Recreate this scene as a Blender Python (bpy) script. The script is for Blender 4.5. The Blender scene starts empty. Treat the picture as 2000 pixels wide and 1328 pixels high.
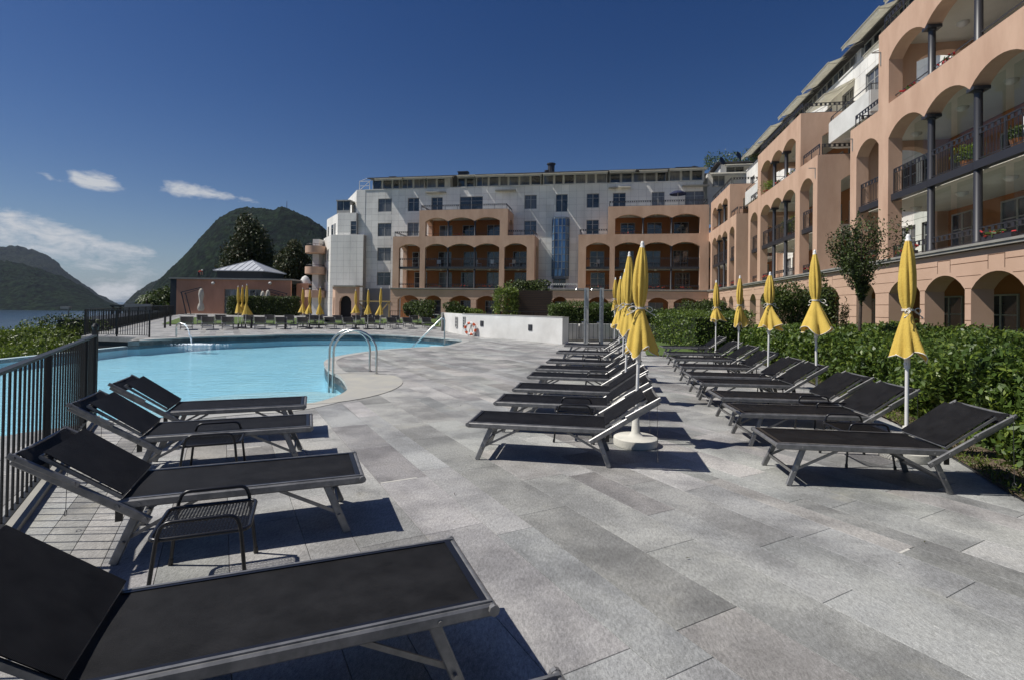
import bpy, bmesh, math, random
import numpy as np
from mathutils import Vector, Matrix
random.seed(7); rng = np.random.default_rng(7)
C = bpy.context.scene.collection
scn = bpy.context.scene
PI = math.pi
# ---------------------------------------------------------------- camera
FPX = 1017.0; CX, CY = 1000.0, 589.0; ROLL = 0.014; PITCH = 0.0105; H = 1.6
Fv = Vector((0, math.cos(PITCH), math.sin(PITCH)))
R0 = Vector((1, 0, 0)); U0 = Vector((0, -math.sin(PITCH), math.cos(PITCH)))
Rv = R0*math.cos(ROLL)+U0*math.sin(ROLL); Uv = -R0*math.sin(ROLL)+U0*math.cos(ROLL)
cd = bpy.data.cameras.new('camera'); cam = bpy.data.objects.new('camera', cd); C.objects.link(cam)
cd.sensor_width = 36; cd.lens = 36*FPX/2000; cd.shift_y = -(664-CY)/2000
cd.clip_start = 0.05; cd.clip_end = 30000
M = Matrix((Rv, Uv, -Fv)).transposed().to_4x4(); M.translation = (0, 0, H)
cam.matrix_world = M
scn.camera = cam
# ---------------------------------------------------------------- sun, sky, exposure
SUN_EL = math.radians(54); SUN_K = -0.07
saz = math.atan2(-1.0, SUN_K)                      # compass angle from +Y towards +X
sdir = Vector((math.sin(saz)*math.cos(SUN_EL), math.cos(saz)*math.cos(SUN_EL), math.sin(SUN_EL)))
sl = bpy.data.lights.new('sun', 'SUN'); sl.energy = 4.9; sl.angle = math.radians(0.5); sl.color = (1, .955, .88)
so = bpy.data.objects.new('sun', sl); C.objects.link(so)
so.rotation_euler = (-sdir).to_track_quat('-Z', 'Y').to_euler(); so.location = (0, 0, 60)
scn.view_settings.view_transform = 'Standard'; scn.view_settings.look = 'None'
scn.view_settings.gamma = 1; scn.view_settings.exposure = 0.0
try: scn.view_settings.use_curve_mapping = False
except Exception: pass
SKY_STRENGTH = 0.046
w = bpy.data.worlds.new('World'); scn.world = w; w.use_nodes = True
wt = w.node_tree; wn = wt.nodes; wl = wt.links
for n_ in list(wn): wn.remove(n_)
def N(nt, typ, **kw):
    n = nt.nodes.new(typ)
    for k, v in kw.items():
        if k == 'inp':
            for kk, vv in v.items(): n.inputs[kk].default_value = vv
        else: setattr(n, k, v)
    return n
def mth(nt, op, a, b=None, c=None, clamp=False):
    n = nt.nodes.new('ShaderNodeMath'); n.operation = op; n.use_clamp = clamp
    for i, v in enumerate((a, b, c)):
        if v is None: continue
        if isinstance(v, (int, float)): n.inputs[i].default_value = v
        else: nt.links.new(v, n.inputs[i])
    return n.outputs[0]
def mixc(nt, f, a, b, blend='MIX'):
    n = nt.nodes.new('ShaderNodeMix'); n.data_type = 'RGBA'; n.blend_type = blend
    for i, v in ((0, f), (6, a), (7, b)):
        if isinstance(v, (int, float)): n.inputs[i].default_value = v
        elif isinstance(v, tuple): n.inputs[i].default_value = (v+(1,))[:4]
        else: nt.links.new(v, n.inputs[i])
    return n.outputs[2]
sky = N(wt, 'ShaderNodeTexSky', sky_type='NISHITA', sun_disc=False, sun_elevation=SUN_EL, sun_rotation=saz,
        altitude=300, air_density=1.0, dust_density=0.6, ozone_density=3.0)
tc = N(wt, 'ShaderNodeTexCoord')
sep = N(wt, 'ShaderNodeSeparateXYZ'); wl.new(tc.outputs['Generated'], sep.inputs[0])
X_, Y_, Z_ = sep.outputs
az = mth(wt, 'ARCTAN2', X_, Y_)
hor = mth(wt, 'SQRT', mth(wt, 'ADD', mth(wt, 'MULTIPLY', X_, X_), mth(wt, 'MULTIPLY', Y_, Y_)))
el = mth(wt, 'ARCTAN2', Z_, hor)
cmb = N(wt, 'ShaderNodeCombineXYZ'); wl.new(az, cmb.inputs[0]); wl.new(mth(wt, 'MULTIPLY', el, 2.6), cmb.inputs[1])
nz = N(wt, 'ShaderNodeTexNoise', inp={'Scale': 20.0, 'Detail': 9.0, 'Roughness': .62, 'Distortion': .8}); wl.new(cmb.outputs[0], nz.inputs['Vector'])
nz2 = N(wt, 'ShaderNodeTexNoise', inp={'Scale': 75.0, 'Detail': 8.0, 'Roughness': .65}); wl.new(cmb.outputs[0], nz2.inputs['Vector'])
cloud = None
# cloud banks: azimuth, elevation, half width, half height, density, tilt
def angs(px, py):
    d = (Fv*1 + Rv*((px-CX)/FPX) - Uv*((py-CY)/FPX)).normalized()
    return math.atan2(d.x, d.y), math.asin(d.z)
banks = [(190, 355, .031, .016, 1.5, -.05), (150, 345, .012, .010, .7, -.6), (95, 347, .014, .008, .8, -.3), (355, 372, .036, .014, 1.25, -.12), (425, 381, .036, .010, 1.05, -.25), (490, 391, .026, .006, .8, -.1),
         (20, 425, .05, .014, .5, -.30), (95, 452, .06, .015, .58, -.33), (175, 468, .05, .012, .55, -.33), (265, 490, .04, .009, .62, -.15), (60, 475, .08, .016, .42, -.2),
         (190, 520, .14, .020, .36, 0), (232, 566, .032, .014, 1.25, 0), (180, 577, .05, .012, .7, 0), (300, 545, .1, .02, .25, 0),
         (-500, 430, .3, .04, .7, 0), (-1100, 420, .3, .05, .8, .05)]
for px, py, sa, se, den, tilt in banks:
    a0, e0 = angs(px, py)
    da = mth(wt, 'SUBTRACT', az, a0); de = mth(wt, 'SUBTRACT', mth(wt, 'SUBTRACT', el, e0), mth(wt, 'MULTIPLY', da, tilt))
    q = mth(wt, 'ADD', mth(wt, 'POWER', mth(wt, 'ABSOLUTE', mth(wt, 'DIVIDE', da, sa)), 2.0), mth(wt, 'POWER', mth(wt, 'ABSOLUTE', mth(wt, 'DIVIDE', de, se)), 2.0))
    m = mth(wt, 'MULTIPLY', mth(wt, 'EXPONENT', mth(wt, 'MULTIPLY', q, -1.0)), den)
    cloud = m if cloud is None else mth(wt, 'ADD', cloud, m)
nn = mth(wt, 'ADD', mth(wt, 'MULTIPLY', nz.outputs[0], .68), mth(wt, 'MULTIPLY', nz2.outputs[0], .32))
cl = mth(wt, 'MULTIPLY', mth(wt, 'SUBTRACT', mth(wt, 'ADD', mth(wt, 'MULTIPLY', mth(wt, 'MINIMUM', cloud, 1.3), .34), nn), .70), 3.6, clamp=True)
cl = mth(wt, 'MULTIPLY', cl, mth(wt, 'MINIMUM', mth(wt, 'MULTIPLY', cloud, 1.5), .95))
grad = N(wt, 'ShaderNodeHueSaturation', inp={'Hue': .509, 'Saturation': 1.28, 'Value': .93}); wl.new(sky.outputs[0], grad.inputs['Color'])
gam = N(wt, 'ShaderNodeGamma', inp={'Gamma': 1.16}); wl.new(grad.outputs[0], gam.inputs[0])
low = mth(wt, 'MULTIPLY', mth(wt, 'EXPONENT', mth(wt, 'MULTIPLY', mth(wt, 'MAXIMUM', el, 0.0), -9.0)), .72)
base_sky = mixc(wt, low, gam.outputs[0], (6.0, 7.6, 10.2))
skyc = mixc(wt, cl, base_sky, (12.4, 12.8, 13.4))
bg = N(wt, 'ShaderNodeBackground', inp={'Strength': SKY_STRENGTH}); wl.new(skyc, bg.inputs[0])
wo = N(wt, 'ShaderNodeOutputWorld'); wl.new(bg.outputs[0], wo.inputs[0])
scn.render.engine = 'CYCLES'
# ---------------------------------------------------------------- geometry helpers
def ray(px, py): return Fv + Rv*((px-CX)/FPX) - Uv*((py-CY)/FPX)
def G(px, py, z=0.0):
    d = ray(px, py); k = (z-H)/d.z
    return Vector((d.x*k, d.y*k, z))
def proj(p):
    d = Vector(p)-Vector((0, 0, H)); k = d.dot(Fv)
    return (CX+FPX*d.dot(Rv)/k, CY-FPX*d.dot(Uv)/k) if k > 0.01 else (-9999, -9999)
def at(px, py, Y):                                  # the point of pixel (px,py) on the upright plane y = Y
    d = ray(px, py); k = Y/d.y
    return Vector((d.x*k, Y, H+d.z*k))
class MB:
    def __init__(s): s.v = []; s.f = []; s.m = []; s.mi = 0
    def face(s, pts):
        b = len(s.v); s.v += [tuple(p) for p in pts]; s.f.append(tuple(range(b, b+len(pts)))); s.m.append(s.mi)
    def box(s, x0, x1, y0, y1, z0, z1, M=None):
        P = [(x0,y0,z0),(x1,y0,z0),(x1,y1,z0),(x0,y1,z0),(x0,y0,z1),(x1,y0,z1),(x1,y1,z1),(x0,y1,z1)]
        if M: P = [M @ Vector(p) for p in P]
        b = len(s.v); s.v += [tuple(p) for p in P]
        for q in ((0,3,2,1),(4,5,6,7),(0,1,5,4),(1,2,6,5),(2,3,7,6),(3,0,4,7)):
            s.f.append(tuple(b+i for i in q)); s.m.append(s.mi)
        return s
    def bar(s, p, q, w, h=None, up=(0,0,1), bev=0):      # rectangular bar between two points
        p = Vector(p); q = Vector(q); h = h or w; d = q-p; L = d.length; d.normalize()
        up = Vector(up)
        if abs(d.dot(up)) > .98: up = Vector((1,0,0))
        sd = d.cross(up).normalized(); u2 = sd.cross(d)
        M = Matrix((d, sd, u2)).transposed().to_4x4(); M.translation = p
        if bev:
            sec = [(-w/2+bev,-h/2),(w/2-bev,-h/2),(w/2,-h/2+bev),(w/2,h/2-bev),(w/2-bev,h/2),(-w/2+bev,h/2),(-w/2,h/2-bev),(-w/2,-h/2+bev)]
            A = [tuple(M @ Vector((0,a,b))) for a,b in sec]; B = [tuple(M @ Vector((L,a,b))) for a,b in sec]
            b0 = len(s.v); s.v += A+B; n = 8
            for i in range(n):
                j = (i+1)%n; s.f.append((b0+i,b0+j,b0+n+j,b0+n+i)); s.m.append(s.mi)
            s.f.append(tuple(b0+i for i in reversed(range(n)))); s.f.append(tuple(b0+n+i for i in range(n))); s.m += [s.mi]*2
            return s
        return s.box(0, L, -w/2, w/2, -h/2, h/2, M)
    def tube(s, pts, r, n=8, closed=False, caps=True):
        pts = [Vector(p) for p in pts]; K = len(pts); rs = r if isinstance(r, (list, tuple)) else [r]*K
        b = len(s.v); prev = None
        for i, p in enumerate(pts):
            if closed: d = pts[(i+1)%K]-pts[i-1]
            else: d = pts[min(i+1, K-1)]-pts[max(i-1, 0)]
            d.normalize()
            if prev is None:
                a = Vector((0,0,1)) if abs(d.z) < .9 else Vector((1,0,0)); sd = d.cross(a).normalized()
            else: sd = (prev-d*prev.dot(d)).normalized()
            prev = sd; u = d.cross(sd)
            for k in range(n):
                t = 2*PI*k/n; s.v.append(tuple(p+sd*math.cos(t)*rs[i]+u*math.sin(t)*rs[i]))
        for i in range(K if closed else K-1):
            for k in range(n):
                a = b+i*n+k; a2 = b+i*n+(k+1)%n; c = b+((i+1)%K)*n+k; c2 = b+((i+1)%K)*n+(k+1)%n
                s.f.append((a,a2,c2,c)); s.m.append(s.mi)
        if caps and not closed:
            s.f.append(tuple(b+k for k in reversed(range(n)))); s.f.append(tuple(b+(K-1)*n+k for k in range(n))); s.m += [s.mi]*2
        return s
    def lathe(s, prof, n=16, cx=0, cy=0, cz=0):           # (radius, z) profile
        b = len(s.v)
        for r, z in prof:
            for k in range(n):
                t = 2*PI*k/n; s.v.append((cx+r*math.cos(t), cy+r*math.sin(t), cz+z))
        for i in range(len(prof)-1):
            for k in range(n):
                a = b+i*n+k; a2 = b+i*n+(k+1)%n; s.f.append((a,a2,a2+n,a+n)); s.m.append(s.mi)
        s.f.append(tuple(b+k for k in reversed(range(n)))); s.f.append(tuple(b+(len(prof)-1)*n+k for k in range(n))); s.m += [s.mi]*2
        return s
    def prism(s, poly, z0, z1):
        a = sum(poly[i][0]*poly[(i+1)%len(poly)][1]-poly[(i+1)%len(poly)][0]*poly[i][1] for i in range(len(poly)))
        if a < 0: poly = poly[::-1]
        n = len(poly); b = len(s.v)
        s.v += [(p[0],p[1],z0) for p in poly]+[(p[0],p[1],z1) for p in poly]
        s.f.append(tuple(b+i for i in reversed(range(n)))); s.f.append(tuple(b+n+i for i in range(n))); s.m += [s.mi]*2
        for i in range(n):
            j = (i+1)%n; s.f.append((b+i,b+j,b+n+j,b+n+i)); s.m.append(s.mi)
        return s
    def mesh(s, name, mats, smooth=None):
        me = bpy.data.meshes.new(name); me.from_pydata(s.v, [], s.f)
        for m in (mats if isinstance(mats, (list, tuple)) else [mats]): me.materials.append(m)
        if max(s.m, default=0) > 0: me.polygons.foreach_set('material_index', s.m)
        if smooth:
            me.polygons.foreach_set('use_smooth', [True]*len(s.f))
            me.set_sharp_from_angle(angle=math.radians(smooth))
        me.update(); return me
    def build(s, name, mats, parent=None, smooth=None, kind=None):
        return link(name, s.mesh(name, mats, smooth), parent, kind)
def link(name, me, parent=None, kind=None):
    o = bpy.data.objects.new(name, me); C.objects.link(o)
    if parent: o.parent = parent
    if kind: o['kind'] = kind
    return o
def tag(o, label=None, cat=None, group=None, kind=None):
    if label: o['label'] = label
    if cat: o['category'] = cat
    if group: o['group'] = group
    if kind: o['kind'] = kind
    return o
def thing(name, label, cat, loc=(0,0,0), rz=0, group=None):
    o = bpy.data.objects.new(name, None); C.objects.link(o); o.empty_display_size = .2
    o.location = loc; o.rotation_euler = (0,0,rz); return tag(o, label, cat, group)
def copy_tree(o, parent=None):
    c = o.copy(); C.objects.link(c)
    if parent: c.parent = parent; c.matrix_parent_inverse = o.matrix_parent_inverse.copy()
    for ch in kids.get(o.name, []) if False else o.children: copy_tree(ch, c)
    return c
kids = {}
ORD = ['nearest','second','third','fourth','fifth','sixth','seventh','eighth','ninth','tenth','eleventh','twelfth','thirteenth','fourteenth','fifteenth','sixteenth','seventeenth']
# ---------------------------------------------------------------- materials
def mat(name, c1, c2=None, scale=4.0, rough=.6, metal=0.0, bump=0.0, bscale=40.0, detail=6, spec=.5, coords='pos', stretch=None, rnd=0.0, contrast=(.35,.65), alpha=None):
    m = bpy.data.materials.new(name); m.use_nodes = True; nt = m.node_tree
    b = nt.nodes['Principled BSDF']; b.inputs['Roughness'].default_value = rough; b.inputs['Metallic'].default_value = metal
    b.inputs['Specular IOR Level'].default_value = spec
    if coords == 'pos': src = N(nt, 'ShaderNodeNewGeometry').outputs['Position']
    else: src = N(nt, 'ShaderNodeTexCoord').outputs['Object']
    if stretch:
        mp = N(nt, 'ShaderNodeMapping'); mp.inputs['Scale'].default_value = stretch; nt.links.new(src, mp.inputs[0]); src = mp.outputs[0]
    col = c1+(1,) if len(c1) == 3 else c1
    if c2:
        n1 = N(nt, 'ShaderNodeTexNoise', inp={'Scale': scale, 'Detail': detail, 'Roughness': .6}); nt.links.new(src, n1.inputs['Vector'])
        mr = N(nt, 'ShaderNodeMapRange', inp={1: contrast[0], 2: contrast[1]}); nt.links.new(n1.outputs[0], mr.inputs[0])
        col = mixc(nt, mr.outputs[0], c1, c2)
    if rnd:
        oi = N(nt, 'ShaderNodeObjectInfo'); v = mth(nt, 'ADD', 1-rnd/2, mth(nt, 'MULTIPLY', oi.outputs['Random'], rnd))
        cc = N(nt, 'ShaderNodeCombineColor')
        for i in range(3): nt.links.new(v, cc.inputs[i])
        col = mixc(nt, 1.0, col, cc.outputs[0], 'MULTIPLY')
    if isinstance(col, tuple): b.inputs['Base Color'].default_value = col
    else: nt.links.new(col, b.inputs['Base Color'])
    if bump:
        n2 = N(nt, 'ShaderNodeTexNoise', inp={'Scale': bscale, 'Detail': 4.0}); nt.links.new(src, n2.inputs['Vector'])
        bp = N(nt, 'ShaderNodeBump', inp={'Strength': bump, 'Distance': .02}); nt.links.new(n2.outputs[0], bp.inputs['Height']); nt.links.new(bp.outputs[0], b.inputs['Normal'])
    return m
def granite(name, use_tint=True):
    m = bpy.data.materials.new(name); m.use_nodes = True; nt = m.node_tree; b = nt.nodes['Principled BSDF']
    pos = N(nt, 'ShaderNodeNewGeometry').outputs['Position']
    if use_tint:
        at0 = N(nt, 'ShaderNodeAttribute', attribute_name='tint'); sp_ = N(nt, 'ShaderNodeSeparateColor'); nt.links.new(at0.outputs['Color'], sp_.inputs[0])
        of = N(nt, 'ShaderNodeCombineXYZ'); nt.links.new(mth(nt, 'MULTIPLY', sp_.outputs[0], .9), of.inputs[0]); nt.links.new(mth(nt, 'MULTIPLY', sp_.outputs[2], 1.1), of.inputs[1]); va = N(nt, 'ShaderNodeVectorMath', operation='ADD'); nt.links.new(pos, va.inputs[0]); nt.links.new(of.outputs[0], va.inputs[1]); pos = va.outputs[0]
    mp = N(nt, 'ShaderNodeMapping'); mp.inputs['Rotation'].default_value = (0,0,math.radians(-30)); mp.inputs['Scale'].default_value = (2.6,1,1); nt.links.new(pos, mp.inputs[0])
    fine = N(nt, 'ShaderNodeTexNoise', inp={'Scale': 26.0, 'Detail': 9.0, 'Roughness': .88}); nt.links.new(mp.outputs[0], fine.inputs['Vector'])
    vf = N(nt, 'ShaderNodeTexNoise', inp={'Scale': 190.0, 'Detail': 3.0, 'Roughness': .8}); nt.links.new(pos, vf.inputs['Vector'])
    big = N(nt, 'ShaderNodeTexNoise', inp={'Scale': 1.15, 'Detail': 8.0, 'Roughness': .62, 'Distortion': .25}); nt.links.new(pos, big.inputs['Vector'])
    mid = N(nt, 'ShaderNodeTexNoise', inp={'Scale': 4.2, 'Detail': 6.0, 'Roughness': .65}); nt.links.new(pos, mid.inputs['Vector'])
    mr = N(nt, 'ShaderNodeMapRange', inp={1: .43, 2: .59}); nt.links.new(big.outputs[0], mr.inputs[0])
    base = mixc(nt, mr.outputs[0], (.215,.213,.206), (.385,.38,.36))
    mr3 = N(nt, 'ShaderNodeMapRange', inp={1: .38, 2: .66}); nt.links.new(mid.outputs[0], mr3.inputs[0])
    base = mixc(nt, mth(nt, 'MULTIPLY', mr3.outputs[0], .45), base, (.34,.34,.335))
    f = mth(nt, 'ADD', -.78, mth(nt, 'ADD', mth(nt, 'MULTIPLY', fine.outputs[0], 2.2), mth(nt, 'MULTIPLY', vf.outputs[0], 1.36)))
    f = mth(nt, 'POWER', mth(nt, 'MAXIMUM', f, .15), 1.6)
    cc = N(nt, 'ShaderNodeCombineColor'); [nt.links.new(f, cc.inputs[i]) for i in range(3)]
    col = mixc(nt, 1.0, base, cc.outputs[0], 'MULTIPLY')
    st = N(nt, 'ShaderNodeTexNoise', inp={'Scale': 1.7, 'Detail': 5.0}); nt.links.new(pos, st.inputs['Vector'])
    mr2 = N(nt, 'ShaderNodeMapRange', inp={1: .62, 2: .76}); nt.links.new(st.outputs[0], mr2.inputs[0])
    col = mixc(nt, mth(nt, 'MULTIPLY', mr2.outputs[0], .3), col, (.44,.40,.30))
    if use_tint:
        at_ = N(nt, 'ShaderNodeAttribute', attribute_name='tint'); col = mixc(nt, 1.0, col, at_.outputs['Color'], 'MULTIPLY')
    nt.links.new(col, b.inputs['Base Color']); b.inputs['Roughness'].default_value = .62; b.inputs['Specular IOR Level'].default_value = .4
    bp = N(nt, 'ShaderNodeBump', inp={'Strength': .35, 'Distance': .004}); nt.links.new(fine.outputs[0], bp.inputs['Height']); nt.links.new(bp.outputs[0], b.inputs['Normal'])
    return m
def leafmat(name, c1, c2, rough=.35, scale=1.5, spec=.5, trans=.25):
    m = mat(name, c1, c2, scale=scale, rough=rough, spec=spec, contrast=(.3,.7)); nt = m.node_tree
    b = nt.nodes['Principled BSDF']; out = nt.nodes['Material Output']
    nz_ = N(nt, 'ShaderNodeTexNoise', inp={'Scale': 30.0, 'Detail': 2.0}); nt.links.new(N(nt, 'ShaderNodeNewGeometry').outputs['Position'], nz_.inputs['Vector'])
    old = b.inputs['Base Color'].links[0].from_socket
    hs = N(nt, 'ShaderNodeHueSaturation'); nt.links.new(old, hs.inputs['Color'])
    nt.links.new(mth(nt, 'ADD', .5, nz_.outputs[0]), hs.inputs['Value']); nt.links.new(hs.outputs[0], b.inputs['Base Color'])
    tr = N(nt, 'ShaderNodeBsdfTranslucent'); nt.links.new(hs.outputs[0], tr.inputs[0])
    mx = N(nt, 'ShaderNodeMixShader', inp={0: trans}); nt.links.new(b.outputs[0], mx.inputs[1]); nt.links.new(tr.outputs[0], mx.inputs[2]); nt.links.new(mx.outputs[0], out.inputs[0])
    return m
MT = {}
MT['granite'] = granite('granite_slab'); MT['granite_plain'] = granite('granite_ground', False)
MT['coping'] = mat('pool_coping', (.46,.45,.41), (.33,.335,.33), scale=1.3, rough=.7, bump=.3, bscale=120)
MT['sandy'] = mat('sandy_coping', (.43,.415,.36), (.36,.355,.335), scale=2.2, rough=.75, bump=.3, bscale=140)
MT['orange'] = mat('terracotta_plaster', (.61,.41,.295), (.50,.32,.225), scale=1.1, rough=.85, bump=.25, bscale=60, stretch=(1,1,.35))
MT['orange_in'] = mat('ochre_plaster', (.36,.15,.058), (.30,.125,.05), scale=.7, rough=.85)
MT['club'] = mat('deep_terracotta_plaster', (.56,.285,.185), (.47,.235,.15), scale=.9, rough=.88, bump=.2, bscale=50, stretch=(1,1,.4))
MT['rust'] = mat('rusticated_plaster', (.60,.405,.295), (.54,.36,.255), scale=.8, rough=.85, bump=.25, bscale=60)
MT['marble'] = mat('white_marble_cladding', (.88,.86,.80), (.64,.625,.585), scale=.42, rough=.55, rnd=.16, stretch=(1,1,.35), contrast=(.45,.75), bump=.1, bscale=30)
MT['white_wall'] = mat('white_plaster', (.74,.73,.70), (.60,.59,.56), scale=.8, rough=.8, bump=.15, bscale=80)
MT['grey_joint'] = mat('joint_grey', (.30,.30,.29), rough=.9)
MT['ledge'] = mat('stone_ledge', (.34,.33,.29), (.26,.25,.23), scale=2, rough=.7)
MT['steel_dark'] = mat('dark_painted_steel', (.030,.030,.036), rough=.45, spec=.6)
MT['steel_black'] = mat('black_powder_coat', (.010,.010,.012), rough=.33, spec=.6)
MT['fence_steel'] = mat('dark_fence_paint', (.007,.009,.011), (.012,.014,.016), scale=9, rough=.5)
MT['alu'] = mat('brushed_grey_aluminium', (.30,.295,.29), (.19,.19,.19), scale=14, rough=.45, metal=.6, coords='obj')
MT['chrome'] = mat('polished_steel', (.66,.65,.62), (.5,.5,.48), scale=6, rough=.3, metal=1.0)
MT['white_metal'] = mat('white_lacquer', (.76,.75,.72), rough=.4)
MT['frame'] = mat('window_frame_grey', (.38,.38,.36), (.30,.30,.29), scale=3, rough=.6)
MT['roof'] = mat('dark_roof', (.055,.052,.055), (.10,.095,.09), scale=2, rough=.8)
MT['zinc'] = mat('zinc_roof', (.50,.52,.55), (.42,.44,.47), scale=1.0, rough=.5, metal=.3)
MT['drum'] = mat('dark_cladding', (.025,.03,.035), rough=.6)
MT['awning'] = mat('cream_awning', (.72,.70,.62), (.62,.60,.53), scale=2, rough=.8)
MT['yellow'] = mat('yellow_canvas', (.80,.57,.115), (.72,.50,.095), scale=6, rough=.85, coords='obj', bump=.3, bscale=60)
MT['cream'] = mat('cream_canvas', (.52,.49,.42), (.42,.40,.35), scale=6, rough=.85, coords='obj')
MT['rope'] = mat('white_rope', (.72,.68,.60), rough=.8)
MT['basewhite'] = mat('white_concrete', (.66,.64,.57), (.54,.53,.48), scale=7, rough=.7, bump=.2, bscale=60)
MT['wood'] = mat('brown_slats', (.115,.075,.05), (.075,.05,.035), scale=3, rough=.7, stretch=(.3,.3,8))
MT['timber'] = mat('yellow_timber', (.42,.30,.12), rough=.7)
MT['soil'] = mat('soil', (.10,.072,.05), (.16,.12,.08), scale=6, rough=1, bump=.9, bscale=30)
MT['grass'] = mat('lawn', (.055,.10,.018), (.10,.15,.03), scale=3, rough=.9, bump=.8, bscale=90)
MT['bark'] = mat('bark', (.09,.065,.05), (.05,.038,.03), scale=18, rough=.9, bump=.6, bscale=40)
MT['lifering'] = mat('orange_red_plastic', (.62,.10,.03), rough=.45)
MT['red'] = mat('red_flowers', (.45,.02,.015), (.30,.01,.02), scale=20, rough=.7)
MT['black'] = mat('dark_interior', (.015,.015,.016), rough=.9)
MT['bluefab'] = mat('navy_canvas', (.018,.024,.07), rough=.8)
MT['skin'] = mat('skin', (.42,.24,.16), rough=.6)
MT['lampglass'] = mat('opal_lamp', (.62,.62,.60), rough=.3)
MT['ceil'] = mat('ceiling_paint', (.62,.60,.54), (.56,.545,.49), scale=1, rough=.85)
MT['curtain'] = mat('grey_curtain', (.36,.36,.35), (.22,.22,.23), scale=9, rough=.9, stretch=(8,8,.2))
MT['hleaf'] = leafmat('hedge_leaf', (.042,.082,.012), (.095,.15,.026), rough=.47, scale=1.2)
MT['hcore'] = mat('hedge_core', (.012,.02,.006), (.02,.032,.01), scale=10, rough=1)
MT['dleaf'] = leafmat('dark_leaf', (.028,.045,.012), (.05,.065,.018), rough=.6, scale=.6, trans=.12)
MT['bleaf'] = leafmat('brown_green_leaf', (.075,.06,.016), (.04,.05,.014), rough=.6, scale=.25, trans=.12)
MT['lleaf'] = leafmat('bright_leaf', (.13,.19,.02), (.20,.26,.04), rough=.45, scale=1.2, trans=.3)
MT['mleaf'] = leafmat('mid_leaf', (.065,.105,.02), (.11,.15,.03), rough=.5, scale=1.0)
def mk_fabric():
    m = mat('black_mesh_fabric', (.004,.004,.005), (.013,.013,.0145), scale=7, rough=.55, coords='obj', spec=.15); nt = m.node_tree
    b = nt.nodes['Principled BSDF']; tcn = N(nt, 'ShaderNodeTexCoord')
    wv = N(nt, 'ShaderNodeTexWave', wave_type='BANDS', bands_direction='X', inp={'Scale': 90.0}); nt.links.new(tcn.outputs['Object'], wv.inputs['Vector'])
    wy = N(nt, 'ShaderNodeTexWave', wave_type='BANDS', bands_direction='Y', inp={'Scale': 90.0, 'Distortion': .6}); nt.links.new(tcn.outputs['Object'], wy.inputs['Vector'])
    bp = N(nt, 'ShaderNodeBump', inp={'Strength': .5, 'Distance': .002}); nt.links.new(mth(nt, 'ADD', wv.outputs[1], wy.outputs[1]), bp.inputs['Height']); nt.links.new(bp.outputs[0], b.inputs['Normal'])
    b.inputs['Sheen Weight'].default_value = .0
    return m
MT['fabric'] = mk_fabric()
def mk_glass(name, tint, rough=.04, refl=.9):
    m = bpy.data.materials.new(name); m.use_nodes = True; nt = m.node_tree; b = nt.nodes['Principled BSDF']
    pos = N(nt, 'ShaderNodeNewGeometry').outputs['Position']
    n1 = N(nt, 'ShaderNodeTexNoise', inp={'Scale': .8, 'Detail': 3.0}); nt.links.new(pos, n1.inputs['Vector'])
    mr = N(nt, 'ShaderNodeMapRange', inp={1: .4, 2: .65}); nt.links.new(n1.outputs[0], mr.inputs[0])
    nt.links.new(mixc(nt, mr.outputs[0], tint, tuple(min(1, t*3+.02) for t in tint)), b.inputs['Base Color'])
    b.inputs['Roughness'].default_value = rough; b.inputs['Specular IOR Level'].default_value = refl
    return m
MT['glass'] = mk_glass('window_glass', (.012,.016,.022))
def add_translucent(m, fac):
    nt = m.node_tree; b = nt.nodes['Principled BSDF']; t = N(nt, 'ShaderNodeBsdfTranslucent'); lk = b.inputs['Base Color'].links
    if lk: nt.links.new(lk[0].from_socket, t.inputs[0])
    mx = N(nt, 'ShaderNodeMixShader', inp={0: fac}); nt.links.new(b.outputs[0], mx.inputs[1]); nt.links.new(t.outputs[0], mx.inputs[2]); nt.links.new(mx.outputs[0], nt.nodes['Material Output'].inputs[0])
add_translucent(MT['awning'], .65); add_translucent(MT['yellow'], .18)
MT['blueglass'] = mk_glass('blue_bay_glass', (.09,.20,.40), rough=.05)
MT['blueglass'].node_tree.nodes['Principled BSDF'].inputs['Metallic'].default_value = .45
def mk_clear(name, tint, fac=.12):
    m = bpy.data.materials.new(name); m.use_nodes = True; nt = m.node_tree; nt.nodes.remove(nt.nodes['Principled BSDF'])
    t = N(nt, 'ShaderNodeBsdfTransparent', inp={0: tint+(1,)}); g = N(nt, 'ShaderNodeBsdfGlossy', inp={0: (.9,.95,1,1), 1: .03})
    mx = N(nt, 'ShaderNodeMixShader', inp={0: fac}); nt.links.new(t.outputs[0], mx.inputs[1]); nt.links.new(g.outputs[0], mx.inputs[2]); nt.links.new(mx.outputs[0], nt.nodes['Material Output'].inputs[0])
    return m
MT['glass2'] = mk_glass('window_glass_pale', (.035,.045,.06), refl=1.0)
MT['glass3'] = mat('window_with_curtain', (.20,.205,.21), (.05,.055,.065), scale=6, rough=.12, spec=.8, stretch=(6,6,.15))
MT['clearglass'] = mk_clear('clear_glass_screen', (.90,.93,.92), .035)
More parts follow.
